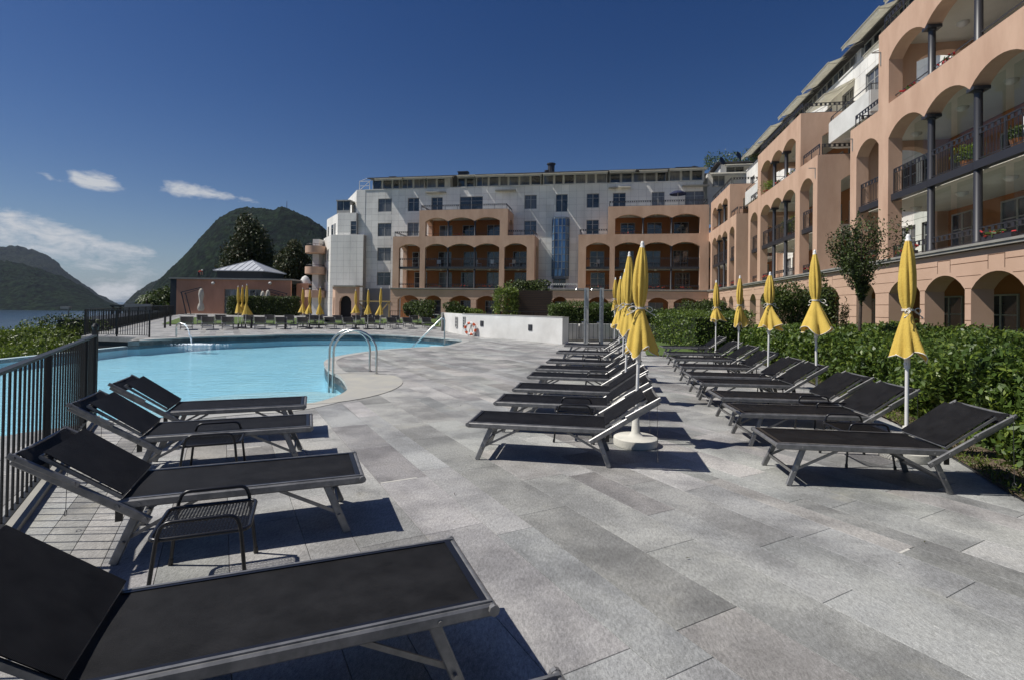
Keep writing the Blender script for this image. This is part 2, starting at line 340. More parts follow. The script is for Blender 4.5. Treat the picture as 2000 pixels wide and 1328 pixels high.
def mk_water(name, tint, wscale, wstr, scalex=(1,1,1)):
    m = bpy.data.materials.new(name); m.use_nodes = True; nt = m.node_tree; nt.nodes.remove(nt.nodes['Principled BSDF'])
    pos = N(nt, 'ShaderNodeNewGeometry').outputs['Position']
    mp = N(nt, 'ShaderNodeMapping'); mp.inputs['Scale'].default_value = scalex; nt.links.new(pos, mp.inputs[0])
    n1 = N(nt, 'ShaderNodeTexNoise', inp={'Scale': wscale, 'Detail': 4.0, 'Roughness': .55, 'Distortion': .6}); nt.links.new(mp.outputs[0], n1.inputs['Vector'])
    bp = N(nt, 'ShaderNodeBump', inp={'Strength': wstr, 'Distance': .14}); nt.links.new(n1.outputs[0], bp.inputs['Height'])
    t = N(nt, 'ShaderNodeBsdfTransparent', inp={0: tint+(1,)}); g = N(nt, 'ShaderNodeBsdfGlossy', inp={0: (1,1,1,1), 1: .05}); nt.links.new(bp.outputs[0], g.inputs['Normal'])
    fr = N(nt, 'ShaderNodeFresnel', inp={'IOR': 1.33}); nt.links.new(bp.outputs[0], fr.inputs['Normal'])
    mx = N(nt, 'ShaderNodeMixShader'); nt.links.new(mth(nt, 'MULTIPLY', fr.outputs[0], .62), mx.inputs[0]); nt.links.new(t.outputs[0], mx.inputs[1]); nt.links.new(g.outputs[0], mx.inputs[2]); nt.links.new(mx.outputs[0], nt.nodes['Material Output'].inputs[0])
    return m
MT['water'] = mk_water('pool_water', (.80,.94,.97), 3.2, .35, (.6,1.7,1))
MT['pooltile'] = mat('pool_floor_tile', (.36,.57,.67), (.44,.65,.74), scale=.6, rough=.5)
MT['poolshelf'] = mat('pool_shelf_stone', (.52,.62,.64), (.42,.56,.62), scale=2.5, rough=.6)
MT['poolband'] = mat('dark_pool_band_tile', (.035,.075,.105), (.05,.10,.13), scale=3, rough=.35)

_bg = MT['blueglass'].node_tree; _b = _bg.nodes['Principled BSDF']; _oi = N(_bg, 'ShaderNodeObjectInfo'); _bg.links.new(mixc(_bg, _oi.outputs['Random'], (.04,.09,.20), (.20,.36,.58)), _b.inputs['Base Color'])
# ---------------------------------------------------------------- sheets and terrain
def vnoise(seed):
    r = np.random.default_rng(seed); ph = r.uniform(0, 6.28, (24, 2)); an = r.uniform(0, 6.28, 24)
    def f(x, y, s=1.0, octs=4):
        o = 0; a = 1.0; q = s; tot = 0
        for i in range(octs):
            for j in range(3):
                k = i*3+j
                o = o + a*np.sin((x*np.cos(an[k])+y*np.sin(an[k]))*q+ph[k,0]+1.7*np.sin((x*np.sin(an[k])-y*np.cos(an[k]))*q*.7+ph[k,1]))
            tot += a*3; a *= .5; q *= 2.1
        return o/tot
    return f
def grid_mesh(name, XX, YY, ZZ, m, smooth=True, kind=None):
    ny, nx = XX.shape; v = np.stack([XX, YY, ZZ], -1).reshape(-1, 3)
    i = np.arange(ny-1)[:, None]*nx+np.arange(nx-1)[None, :]
    f = np.stack([i, i+1, i+nx+1, i+nx], -1).reshape(-1, 4)
    me = bpy.data.meshes.new(name); me.vertices.add(len(v)); me.vertices.foreach_set('co', v.ravel().astype(np.float32))
    me.loops.add(f.size); me.loops.foreach_set('vertex_index', f.ravel().astype(np.int32))
    me.polygons.add(len(f)); me.polygons.foreach_set('loop_start', np.arange(0, f.size, 4, dtype=np.int32))
    me.update(calc_edges=True); me.validate(); me.materials.append(m)
    if smooth: me.polygons.foreach_set('use_smooth', [True]*len(f))
    return link(name, me, None, kind)
LAKE = -25.0
lake = MB(); lake.box(-9000, 9000, -3000, 12000, LAKE-1, LAKE)
MT['lake'] = mat('lake_water', (.012,.03,.05), (.02,.045,.07), scale=.02, rough=.22, bump=.5, bscale=.6, spec=.5)
lake.build('lake', MT['lake'], kind='structure')
# hillside under the hotel, falling to the lake on the left
nf = vnoise(3)
ys = np.concatenate([np.linspace(-60, 120, 90), np.linspace(126, 600, 60)]); xs = np.concatenate([np.linspace(-140, -14, 70), np.linspace(-12, 260, 60)])
XX, YY = np.meshgrid(xs, ys)
edge = -19.0-np.clip(YY-23, 0, 200)*.52
t_ = np.clip((edge-XX)/45, 0, 1); ZZ = -2.2-t_*26+nf(XX, YY, .12)*.5*(t_ > 0)
ZZ += np.clip(YY-130, 0, 500)*.0*1 + np.clip(XX-30, 0, 300)*.18*(YY > 40)
ZZ = np.where((XX > -18) & (YY < 75), -2.2, ZZ)
MT['hill'] = mat('hillside_scrub', (.022,.035,.012), (.04,.055,.018), scale=.6, rough=1, bump=1, bscale=2)
grid_mesh('hillside', XX, YY, ZZ, MT['hill'], kind='structure')
# mountains: each a ridge with its own distance, falling towards the lake in front and away behind
def mountain(name, sil, D0, D1, matl, amp, seed, x0, x1, nx=220, nr=46, label=None, back=1.0):
    f = vnoise(seed); px = np.linspace(x0, x1, nx); sx = [p[0] for p in sil]; sy = [p[1] for p in sil]
    top = np.interp(px, sx, sy); XX = np.zeros((nr, nx)); YY = XX.copy(); ZZ = XX.copy()
    for j, p in enumerate(px):
        for i in range(nr):
            r = i/(nr-1)*(1+back*.6)
            D = D0+(D1-D0)*r
            d = ray(p, 600); X = d.x/d.y*D
            crest = at(p, top[j], D1).z
            h = LAKE+(crest-LAKE)*(math.sin(min(r, 1)*PI/2)**1.15 if r <= 1 else max(0, 1-(r-1)/.6)**1.2)
            XX[i,j] = X; YY[i,j] = D; ZZ[i,j] = h
    env = np.clip((ZZ-LAKE)/60, 0, 1)
    n1 = f(XX, YY, .010, 5)*amp*env; rdg = (1-np.abs(f(XX+500, YY, .006, 3))*2.4)*amp*1.2*env
    ri = np.linspace(0, 1+back*.6, nr)[:, None]; fall = np.where(np.abs(ri-1) < .12, .25, 1.0)
    ZZ = ZZ+(n1+rdg)*fall+f(XX, YY, .10, 3)*4.5*env*(D1/1500)+rng.normal(0,1.1,ZZ.shape)*env*(D1/1500)
    ZZ[0] = LAKE-3
    o = grid_mesh(name, XX, YY, ZZ, matl, kind='structure')
    return o
def forest(name, a, b, sc=.03):
    m = mat(name, a, b, scale=sc, rough=1, detail=9, spec=.1, contrast=(.38,.62)); nt = m.node_tree; bs = nt.nodes['Principled BSDF']
    pos = N(nt, 'ShaderNodeNewGeometry').outputs['Position']
    v = N(nt, 'ShaderNodeTexVoronoi', inp={'Scale': .075}); nt.links.new(pos, v.inputs['Vector'])
    lk = bs.inputs['Base Color'].links[0].from_socket; vm = N(nt, 'ShaderNodeMapRange', inp={1: .15, 2: .75, 3: 1.5, 4: .45}); nt.links.new(v.outputs[0], vm.inputs[0]); cc = N(nt, 'ShaderNodeCombineColor'); [nt.links.new(vm.outputs[0], cc.inputs[i]) for i in range(3)]
    nt.links.new(mixc(nt, 1.0, lk, cc.outputs[0], 'MULTIPLY'), bs.inputs['Base Color'])
    n = N(nt, 'ShaderNodeTexNoise', inp={'Scale': .035, 'Detail': 8.0, 'Roughness': .7}); nt.links.new(pos, n.inputs['Vector'])
    hgt = mth(nt, 'ADD', mth(nt, 'MULTIPLY', v.outputs[0], -.6), mth(nt, 'MULTIPLY', n.outputs[0], 3.0))
    bp = N(nt, 'ShaderNodeBump', inp={'Strength': 1.0, 'Distance': 9.0}); nt.links.new(hgt, bp.inputs['Height']); nt.links.new(bp.outputs[0], bs.inputs['Normal'])
    return m
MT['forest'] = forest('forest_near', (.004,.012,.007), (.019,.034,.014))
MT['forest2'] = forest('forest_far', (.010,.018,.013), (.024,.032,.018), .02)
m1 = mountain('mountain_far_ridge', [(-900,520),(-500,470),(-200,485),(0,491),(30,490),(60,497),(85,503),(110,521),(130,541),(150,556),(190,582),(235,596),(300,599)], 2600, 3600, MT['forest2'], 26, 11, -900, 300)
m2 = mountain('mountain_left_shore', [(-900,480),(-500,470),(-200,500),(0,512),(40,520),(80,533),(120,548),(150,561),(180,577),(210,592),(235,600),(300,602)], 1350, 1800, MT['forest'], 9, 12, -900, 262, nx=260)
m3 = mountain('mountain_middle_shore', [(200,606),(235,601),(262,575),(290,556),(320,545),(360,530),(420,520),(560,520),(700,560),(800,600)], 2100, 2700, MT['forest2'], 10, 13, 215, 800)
m4 = mountain('mountain_peak', [(240,606),(265,598),(290,578),(313,549),(345,517),(372,488),(395,462),(420,437),(450,420),(480,415),(510,414),(532,416),(545,409),(560,413),(580,421),(600,430),(622,445),(660,480),(720,520),(800,560),(1000,600)], 1000, 1500, MT['forest'], 8, 14, 240, 1000, nx=300, nr=60)
p = at(560, 414, 1500)
mb = MB(); mb.tube([(p.x,p.y,p.z-8),(p.x,p.y,p.z+10),(p.x,p.y,p.z+31)], [1.4,1.0,.5], 6); mb.tube([(p.x,p.y,p.z-8),(p.x,p.y,p.z+2)], 4.5, 8)
tag(mb.build('radio_mast', MT['steel_dark']), 'thin dark radio mast standing on the summit of the wooded mountain', 'radio mast')
# tiny lakeside houses across the water
for k, (px, py) in enumerate([(52,603),(66,600),(80,604),(12,599),(98,603)]):
    q = at(px, py, 1420); mb = MB(); mb.box(-5,5,-4,4,-9,2); mb.mi = 1; mb.prism([(-5.5,-4.5),(5.5,-4.5),(5.5,4.5),(-5.5,4.5)], 2, 3)
    o = mb.build('lakeside_house', [MT['white_wall'], MT['roof']]); o.location = q
    tag(o, 'tiny pale house on the far lake shore, %s from the left' % ['second','fourth','fifth','leftmost of all, first','rightmost of all, last'][k], 'house', 'houses on the far lake shore')
# ---------------------------------------------------------------- pool outline
near = [(206,821),(336,815),(420,807),(500,800),(560,797),(632,783),(675,766),(679,753),(666,735),(645,724),(634,708),(646,699),(668,694),(713,687),(758,682),(812,678.5),(866,676),(889,671),(904,667)]
far = [(902,664),(889,663),(849,659),(794,656),(740,653.5),(650,652.5),(560,653),(500,655),(400,657.5),(300,663),(272,665)]
def cr(pts, n=4):
    out = []
    for i in range(len(pts)-1):
        p0 = pts[max(i-1,0)]; p1 = pts[i]; p2 = pts[i+1]; p3 = pts[min(i+2,len(pts)-1)]
        for k in range(n):
            t = k/n; out.append(.5*((2*p1)+(-p0+p2)*t+(2*p0-5*p1+4*p2-p3)*t*t+(-p0+3*p1-3*p2+p3)*t**3))
    out.append(pts[-1]); return out
nearW = cr([G(*p).to_2d() for p in near]); farW = cr([G(*p).to_2d() for p in far], 5)
POOL = [tuple(p) for p in nearW]+[tuple(p) for p in farW]+[(-15.75, 21.4), (-15.75, 5.0), (-9.0, 5.1), (-6.7, 5.75), (-6.0, 6.2)]
PA = np.array(POOL)
def in_poly(x, y, P):
    c = False; n = len(P); j = n-1
    for i in range(n):
        if (P[i][1] > y) != (P[j][1] > y) and x < (P[j][0]-P[i][0])*(y-P[i][1])/(P[j][1]-P[i][1])+P[i][0]: c = not c
        j = i
    return c
def dist_poly(x, y, P=PA):
    A = P; B = np.roll(P, -1, 0); d = B-A; q = np.array([x,y])-A
    t = np.clip((q*d).sum(1)/np.maximum((d*d).sum(1), 1e-9), 0, 1); return float(np.sqrt((((q-d*t[:,None])**2).sum(1)).min()))
# deck base with the pool cut out
TERR = [(-15.75,-6),(-16.1,23.3),(-19.9,24.1),(-41,63),(-55,92),(45,92),(45,-6)]
DECKP = [POOL[-4],POOL[-3],POOL[-2],POOL[-1]]+POOL[:-5]+[(-15.75,21.4)]+TERR[1:]+[TERR[0]]
bm = bmesh.new()
def loop(P, z):
    vs = [bm.verts.new((p[0],p[1],z)) for p in P]; return [bm.edges.new((vs[i],vs[(i+1)%len(vs)])) for i in range(len(vs))]
es = loop(DECKP, -.022)
bmesh.ops.triangle_fill(bm, edges=es, use_beauty=True)
r = bmesh.ops.extrude_face_region(bm, geom=list(bm.faces)); bmesh.ops.translate(bm, verts=[v for v in r['geom'] if isinstance(v, bmesh.types.BMVert)], vec=(0,0,-.2))
bmesh.ops.recalc_face_normals(bm, faces=bm.faces)
me = bpy.data.meshes.new('deck'); bm.to_mesh(me); bm.free(); me.materials.append(MT['granite_plain'])
deck = link('deck', me, None, 'structure')
mb = MB()
for i in range(len(TERR)):
    a = TERR[i]; b = TERR[(i+1)%len(TERR)]
    if i in (1,2,3) and True: mb.bar((a[0]+.1,a[1]+.15,-1.25),(b[0]+.1,b[1]+.15,-1.25), .25, 2.1)
mb.build('retaining_wall', MT['drum'], deck)
# bed / lawn limits
def bedx(y): return float(np.interp(y, [-5,0,4.4,5.1,7.4,12,17,26], [2.2,3.2,4.35,4.62,5.5,6.75,7.7,9.6]))
# slabs
SA = math.radians(29); ex = Vector((-math.sin(SA), math.cos(SA))); ey = Vector((math.cos(SA), math.sin(SA)))
slabs = []
r2 = random.Random(5); vpos = -34.0
while vpos < 36:
    wd = r2.choice([.20,.30,.38,.45,.45,.52]); upos = -14+r2.random(); shade = r2.uniform(.95,1.05)
    while upos < 46:
        ln = r2.choice([.85,1.05,1.2,1.35,1.6]); c = ex*(upos+ln/2)+ey*(vpos+wd/2)
        if -17 < c.x < bedx(c.y)+.9 and -1.0 < c.y < 33 and abs(c.x) < c.y*1.05+3.5: slabs.append((upos, ln, vpos, wd, c, shade*r2.choice([.76,.86,.95,1,1,1.06,1.16])))
        upos += ln
    vpos += wd
slabs = [s for s in slabs if in_poly(s[4].x, s[4].y, TERR) or dist_poly(s[4].x, s[4].y) < .5]
slabs = [s for s in slabs if not in_poly(s[4].x, s[4].y, POOL) or dist_poly(s[4].x, s[4].y) < .9]
slabs.sort(key=lambda s: (s[4].x**2+s[4].y**2)/(s[1]*s[3])**.5 if s[4].y > 1.0 and abs(s[4].x) < s[4].y+1.2 else 1e5+s[4].length)
def slab_faces(mb, s, cols):
    u, ln, v, wd, c, t = s; g = .0017; bv = .0017; dz = 0.0
    q = lambda a, b: ex*a+ey*b
    near_edge = dist_poly(c.x, c.y) < .95
    tc_ = (t*random.Random(int(u*100)).uniform(.97,1.03), t, t*random.Random(int(v*100)).uniform(.98,1.03), 1)
    if not near_edge:
        o = [q(u+g,v+g), q(u+ln-g,v+g), q(u+ln-g,v+wd-g), q(u+g,v+wd-g)]; i = [q(u+g+bv,v+g+bv), q(u+ln-g-bv,v+g+bv), q(u+ln-g-bv,v+wd-g-bv), q(u+g+bv,v+wd-g-bv)]
        n0 = len(mb.f)
        mb.face([(p.x,p.y,dz) for p in i][::-1])
        for k in range(4):
            a, b = o[k], o[(k+1)%4]; ia, ib = i[k], i[(k+1)%4]
            mb.face([(ia.x,ia.y,dz),(ib.x,ib.y,dz),(b.x,b.y,dz-bv),(a.x,a.y,dz-bv)]); mb.face([(a.x,a.y,dz-bv),(b.x,b.y,dz-bv),(b.x,b.y,-.021),(a.x,a.y,-.021)])
        cols += [tc_]*(len(mb.f)-n0)
    else:
        n = max(2, int(ln/.07)); m_ = max(2, int(wd/.07)); lu = (ln-2*g)/n; lv = (wd-2*g)/m_
        for a in range(n):
            run = None
            for b in range(m_+1):
                ok = False
                if b < m_:
                    p = q(u+g+(a+.5)*lu, v+g+(b+.5)*lv); ok = not in_poly(p.x, p.y, POOL) and not (p.x < -15.7 and p.y < 21.6)
                if ok and run is None: run = b
                if not ok and run is not None:
                    P = [q(u+g+a*lu,v+g+run*lv), q(u+g+(a+1)*lu,v+g+run*lv), q(u+g+(a+1)*lu,v+g+b*lv), q(u+g+a*lu,v+g+b*lv)]
                    mb.face([(p.x,p.y,dz) for p in P][::-1]); cols.append(tc_); run = None
def tint_mesh(mb, cols, name):
    me = mb.mesh(name, MT['granite']); at_ = me.color_attributes.new('tint', 'FLOAT_COLOR', 'CORNER'); i = 0; arr = []
    for f, c in zip(mb.f, cols): arr += list(c)*len(f)
    at_.data.foreach_set('color', arr); return me
for k, s in enumerate(slabs[:300]):
    mb = MB(); cols = []; slab_faces(mb, s, cols)
    if mb.f: link('paving_slab', tint_mesh(mb, cols, 'paving_slab'), deck)
MT['mortar'] = mat('pale_mortar', (.62,.60,.54), (.48,.47,.43), scale=30, rough=.9)
rm = random.Random(9); mm_ = 0
for s in slabs[:170]:
    if rm.random() < .085 and s[4].y > 1.8 and mm_ < 11:
        u, ln, v, wd, c, t = s; a = ex*(u+ln)+ey*(v+.01); b = ex*(u+ln)+ey*(v+wd*rm.uniform(.6,1)); mb = MB(); mb.bar((a.x,a.y,-.004),(b.x,b.y,-.004), rm.uniform(.012,.022), .011); mb.build('mortar_joint', MT['mortar'], deck); mm_ += 1
mb = MB(); cols = []
for s in slabs[300:]: slab_faces(mb, s, cols)
link('paving_slab', tint_mesh(mb, cols, 'paving_slabs'), deck, 'stuff')
# coping ring
def offset_ring(P, d):
    out = []; n = len(P)
    for i in range(n):
        a = Vector(P[i-1]); b = Vector(P[i]); c = Vector(P[(i+1)%n]); t = (c-a).normalized(); nrm = Vector((t.y,-t.x)); out.append(b+nrm*d)
    return out
area = sum(POOL[i][0]*POOL[(i+1)%len(POOL)][1]-POOL[(i+1)%len(POOL)][0]*POOL[i][1] for i in range(len(POOL)))
sg = 1 if area > 0 else -1
NP = len(nearW)+len(farW)
def ring(P, widths, z, ztop_in, name, m, i0, i1):
    mb = MB(); inner = offset_ring(P, -.02*sg)
    outer = [Vector(P[i])+(offset_ring(P, sg*1.0)[i]-Vector(P[i]))*widths(i) for i in range(len(P))] if callable(widths) else offset_ring(P, widths*sg)
    for i in range(i0, i1):
        a, b, c, d = inner[i], inner[i+1], outer[i+1], outer[i]
        mb.face([(a.x,a.y,ztop_in),(b.x,b.y,ztop_in),(c.x,c.y,z),(d.x,d.y,z)]); mb.face([(a.x,a.y,-.06),(b.x,b.y,-.06),(b.x,b.y,ztop_in),(a.x,a.y,ztop_in)][::-1])
        mb.face([(d.x,d.y,z),(c.x,c.y,z),(c.x,c.y,-.02),(d.x,d.y,-.02)])
    for k, f in enumerate(mb.f): pass
    o = mb.build(name, m, None); bm = bmesh.new(); bm.from_mesh(o.data); bmesh.ops.remove_doubles(bm, verts=bm.verts, dist=1e-4); bmesh.ops.recalc_face_normals(bm, faces=bm.faces); bm.to_mesh(o.data); bm.free()
    return o
pool = bpy.data.objects.new('pool', None); C.objects.link(pool); pool['kind'] = 'structure'
o = ring(POOL, .30, .007, .007, 'coping', MT['coping'], 0, NP-1); o.parent = pool
def wfun(i):
    p = POOL[i]; return .32+1.05*math.exp(-(((p[1]-9.9)/1.5)**2)) if i < len(nearW) else .3
cache_out = offset_ring(POOL, sg*1.0)
mb = MB(); inn = offset_ring(POOL, -.021*sg)
idx = [i for i in range(len(nearW)) if 8.3 < POOL[i][1] < 12.3 and POOL[i][0] > -4.9]
cen = Vector((-2.65, 10.3)); outline = [inn[i] for i in idx]
arc = []
for k in range(25):
    t = math.radians(-88+k*176/24); arc.append(Vector((-3.5+1.3*math.cos(t), 10.3+2.05*math.sin(t))))
lo, hi = outline[0], outline[-1]
if lo.y > hi.y: outline = outline[::-1]
poly = outline+arc[::-1]
bm = bmesh.new(); vs = [bm.verts.new((p.x,p.y,.011)) for p in poly]; es = [bm.edges.new((vs[i],vs[(i+1)%len(vs)])) for i in range(len(vs))]
bmesh.ops.triangle_fill(bm, edges=es, use_beauty=True); bmesh.ops.recalc_face_normals(bm, faces=bm.faces)
for f in bm.faces:
    if f.normal.z < 0: f.normal_flip()
r = bmesh.ops.extrude_face_region(bm, geom=list(bm.faces)); bmesh.ops.translate(bm, verts=[v for v in r['geom'] if isinstance(v, bmesh.types.BMVert)], vec=(0,0,-.03)); bmesh.ops.recalc_face_normals(bm, faces=bm.faces)
me = bpy.data.meshes.new('coping_apron'); bm.to_mesh(me); bm.free(); me.materials.append(MT['sandy']); link('coping_apron', me, pool)
# pool shell
mb = MB()
for i in range(len(POOL)):
    a = POOL[i]; b = POOL[(i+1)%len(POOL)]
    weir = NP-1 <= i <= NP+3
    zt = -.245 if weir else -.03
    mb.mi = 1; mb.face([(a[0],a[1],zt),(b[0],b[1],zt),(b[0],b[1],-.36),(a[0],a[1],-.36)])
    mb.mi = 0; mb.face([(a[0],a[1],-.36),(b[0],b[1],-.36),(b[0],b[1],-.64),(a[0],a[1],-.64)])
mb.build('pool_wall', [MT['pooltile'], MT['poolband']], pool)
def fill(P, z, name, m, parent, kind=None):
    bm = bmesh.new(); vs = [bm.verts.new((p[0],p[1],z)) for p in P]; es = [bm.edges.new((vs[i],vs[(i+1)%len(vs)])) for i in range(len(vs))]
    bmesh.ops.triangle_fill(bm, edges=es, use_beauty=True)
    for f in bm.faces:
        f.normal_update()
        if f.normal.z < 0: f.normal_flip()
    me = bpy.data.meshes.new(name); bm.to_mesh(me); bm.free(); me.materials.append(m); return link(name, me, parent, kind)
fill(POOL, -.62, 'pool_floor', MT['pooltile'], pool)
WP = list(POOL); fill(WP, -.235, 'pool_water', MT['water'], None, 'structure')
mb = MB(); mb.prism([(-5.7+1.55*math.cos(t)*1.25+.9, 10.2+1.9*math.sin(t)) for t in [k*PI/16 for k in range(32)]], -.65, -.42); mb.build('pool_step', MT['poolshelf'], pool)
mb = MB(); mb.box(-15.98,-15.76,4.9,21.4,-1.6,-.232); mb.build('overflow_weir', MT['poolshelf'], pool)
mb = MB(); mb.box(-17.0,-15.98,4.9,22.5,-1.7,-.95); mb.build('overflow_channel', MT['pooltile'], pool)
# far right corner steps of the pool
mb = MB(); q = G(868,668).to_2d(); mb.prism([(q.x-.5,q.y-1.6),(q.x+1.2,q.y-1.2),(q.x+1.3,q.y-.2),(q.x-.6,q.y-.1)], -.6, -.16); mb.build('pool_step', MT['poolshelf'], pool)
# soil bed and lawns laid over the base
def sheet(name, P, z, m, label=None):
    return fill(P, z, name, m, None, 'structure')
bed = [(bedx(y)+.0, y) for y in (-5,0,2,3,4.4,5.1,6,7.4,9,12,14,17,19)]+[(14.6,19),(13,-5)]
def thick(name, P, z0, z1, m):
    mb = MB(); mb.prism(P, z0, z1); return mb.build(name, m, kind='structure')
sheet('planting_bed', bed, .035, MT['soil'])
lawn = [tuple(G(*p).to_2d()) for p in [(1262,694),(1300,697),(1350,694)]]+[(bedx(17),17),(bedx(19),19),(12,19.5),(16.0,36),(3.2,36)]+[tuple(G(1258,680).to_2d())]
sheet('lawn', lawn, .03, MT['grass'])
lawn2 = [tuple(G(*p).to_2d()) for p in [(315,634),(350,622),(420,619),(560,622),(860,624),(862,630),(700,634),(520,634)]]
sheet('lawn_far', lawn2, .03, MT['grass'])
lawn3 = [(-6,40),(16,34),(18,52),(-14,58)]
sheet('garden_lawn', lawn3, .025, MT['grass'])
lawn4 = [(14.6,-5),(12.9,-5),(14.0,5),(16.2,19),(20.5,45),(22,50),(18,50)][:5]
sheet('side_lawn', [(13.0,-5),(14.6,19),(12.0,19.6),(16.6,36),(19.2,45),(12.6,5.2)][:0] or [(10.5,-5),(12.2,-5),(20.8,45),(17.5,45),(13.8,19.2),(14.5,19)], .045, MT['grass'])
# ---------------------------------------------------------------- hotel
TH = math.atan(.18); cT, sT = math.cos(TH), math.sin(TH)
CRN = Vector((21.5, 57.0, 0))
DEP = 3.8
def S(px, off=0.0):                                   # local x on the back building (0 at the corner, negative to the left)
    d = ray(px, 560); m = d.x/d.y
    return -((CRN.x+sT*off)-m*(CRN.y+cT*off))/(cT+m*sT)
def Tn(px, off=0.0):                                  # local x on the side wing (0 at the corner, growing towards the camera)
    d = ray(px, 500); m = d.x/d.y
    return (m*(CRN.y-sT*off)-(CRN.x+cT*off))/(m*cT-sT)
UNIT = MB().box(0,1,0,1,0,1)
def arc_top(h, x):
    a, b, zl, zs, rise = h
    if rise <= 0: return zs
    c = (b-a)/2; R = (c*c+rise*rise)/(2*rise); return zs+math.sqrt(max(R*R-(x-(a+b)/2)**2, 0))-(R-rise)
def wall(mb, x0, x1, z0, z1, holes, y0, th, f=None, grooves=(), nseg=10):
    f = f or (lambda x, y, z: (x,y,z)); xs = {x0, x1}
    for h in holes:
        k = nseg if h[4] > 0 else 1
        for i in range(k+1): xs.add(h[0]+(h[1]-h[0])*i/k)
    for g in grooves: xs.add(g[0]); xs.add(g[1])
    xs = sorted(x for x in xs if x0-1e-6 <= x <= x1+1e-6); y1 = y0+th
    xs = [x for i, x in enumerate(xs) if i == 0 or x-xs[i-1] > 1e-4]
    F = lambda pts: mb.face([f(*p) for p in pts])
    for xl, xr in zip(xs[:-1], xs[1:]):
        m = (xl+xr)/2; act = [(h[2], h[2], arc_top(h, xl), arc_top(h, xr)) for h in holes if h[0] < m < h[1]]
        top = max([max(a[2], a[3]) for a in act], default=-99); lowz = min([a[0] for a in act], default=999)
        for g in grooves:
            if g[0] < m < g[1] and not (lowz-.03 < g[2] < top+.03): act.append((g[2], g[2], g[3], g[3]))
        act.sort(); zl = zr = z0
        for a in act+[(z1, z1, None, None)]:
            if a[0] > min(zl, zr)+1e-5:
                F([(xl,y0,zl),(xr,y0,zr),(xr,y0,a[1]),(xl,y0,a[0])]); F([(xr,y1,zr),(xl,y1,zl),(xl,y1,a[0]),(xr,y1,a[1])])
                if a[2] is not None: F([(xl,y0,a[0]),(xr,y0,a[1]),(xr,y1,a[1]),(xl,y1,a[0])])
            if a[2] is not None: zl, zr = a[2], a[3]; F([(xl,y1,zl),(xr,y1,zr),(xr,y0,zr),(xl,y0,zl)])
    for h in holes:
        for x, s in ((h[0],1),(h[1],-1)):
            if any(abs(x-g_[0]) < 1e-4 or abs(x-g_[1]) < 1e-4 for g_ in holes if g_ is not h): continue
            if x0 < x < x1:
                P = [(x,y0,h[2]),(x,y1,h[2]),(x,y1,h[3]),(x,y0,h[3])]; F(P if s > 0 else P[::-1])
    F([(x0,y0,z1),(x1,y0,z1),(x1,y1,z1),(x0,y1,z1)]); F([(x0,y1,z0),(x0,y0,z0),(x0,y0,z1),(x0,y1,z1)]); F([(x1,y0,z0),(x1,y1,z0),(x1,y1,z1),(x1,y0,z1)])
_wm = {}
fl_rng = random.Random(11)
def window(parent, x, z, wd, h, y=0.0, panes=2, rows=2, mt='frame', name='window', curtain=False):
    gv = fl_rng.choice(['glass','glass','glass2','glass3']); key = (round(wd,2), round(h,2), panes, rows, mt, gv)
    if key not in _wm:
        a = MB(); fw = .06
        a.box(0,wd,-.02,.05,0,fw); a.box(0,wd,-.02,.05,h-fw,h); a.box(0,fw,-.02,.05,fw,h-fw); a.box(wd-fw,wd,-.02,.05,fw,h-fw)
        for i in range(1, panes):
            c = wd*i/panes; t = .045 if i*2 == panes or panes < 3 else .03; a.box(c-t,c+t,-.012,.045,fw,h-fw)
        for j in range(1, rows):
            zz = h*(j/rows if rows != 2 else .68); a.box(fw,wd-fw,-.006,.04,zz-.022,zz+.022)
        a.box(-.05,wd+.05,-.07,.04,-.05,-.003)
        g = MB(); g.box(fw*.5,wd-fw*.5,.012,.03,fw*.5,h-fw*.5)
        _wm[key] = (a.mesh(name, MT[mt]), g.mesh('pane', MT[gv]))
    A, B = _wm[key]; o = link(name, A, parent); o.location = (x, y, z); p = link('pane', B, o); return o
def rect_minus(r, holes):
    rs = [r]
    for hx0, hx1, hz0, hz1 in holes:
        out = []
        for (a,b,c,d) in rs:
            if hx1 <= a or hx0 >= b or hz1 <= c or hz0 >= d: out.append((a,b,c,d)); continue
            if hx0 > a: out.append((a,hx0,c,d))
            if hx1 < b: out.append((hx1,b,c,d))
            aa, bb = max(a,hx0), min(b,hx1)
            if hz0 > c: out.append((aa,bb,c,hz0))
            if hz1 < d: out.append((aa,bb,hz1,d))
        rs = out
    return [q for q in rs if q[1]-q[0] > .04 and q[3]-q[2] > .04]
panel_me = MB().box(0,1,0,1,0,1).mesh('cladding_panel', MT['marble'])
def cladding(parent, x0, x1, z0, z1, holes, y0, budget, near_first=None, f=None):
    """white stone panels 2 cm proud of the backing, with open joints"""
    rs = []; nx = max(1, round((x1-x0)/.92)); nzz = max(1, round((z1-z0)/.80)); dx = (x1-x0)/nx; dz = (z1-z0)/nzz
    for i in range(nx):
        for j in range(nzz): rs += rect_minus((x0+i*dx+.009, x0+(i+1)*dx-.009, z0+j*dz+.009, z0+(j+1)*dz-.009), holes)
    rs.sort(key=near_first or (lambda q: 0)); j = MB()
    for k, (a,b,c,d) in enumerate(rs):
        if k < budget:
            o = link('cladding_panel', panel_me, parent); o.location = (a, y0, c); o.scale = (b-a, .03, d-c)
        else: j.box(a,b,y0,y0+.03,c,d)
    if j.f: j.build('cladding_panel', MT['marble'], parent, kind='stuff')
    return len(rs)
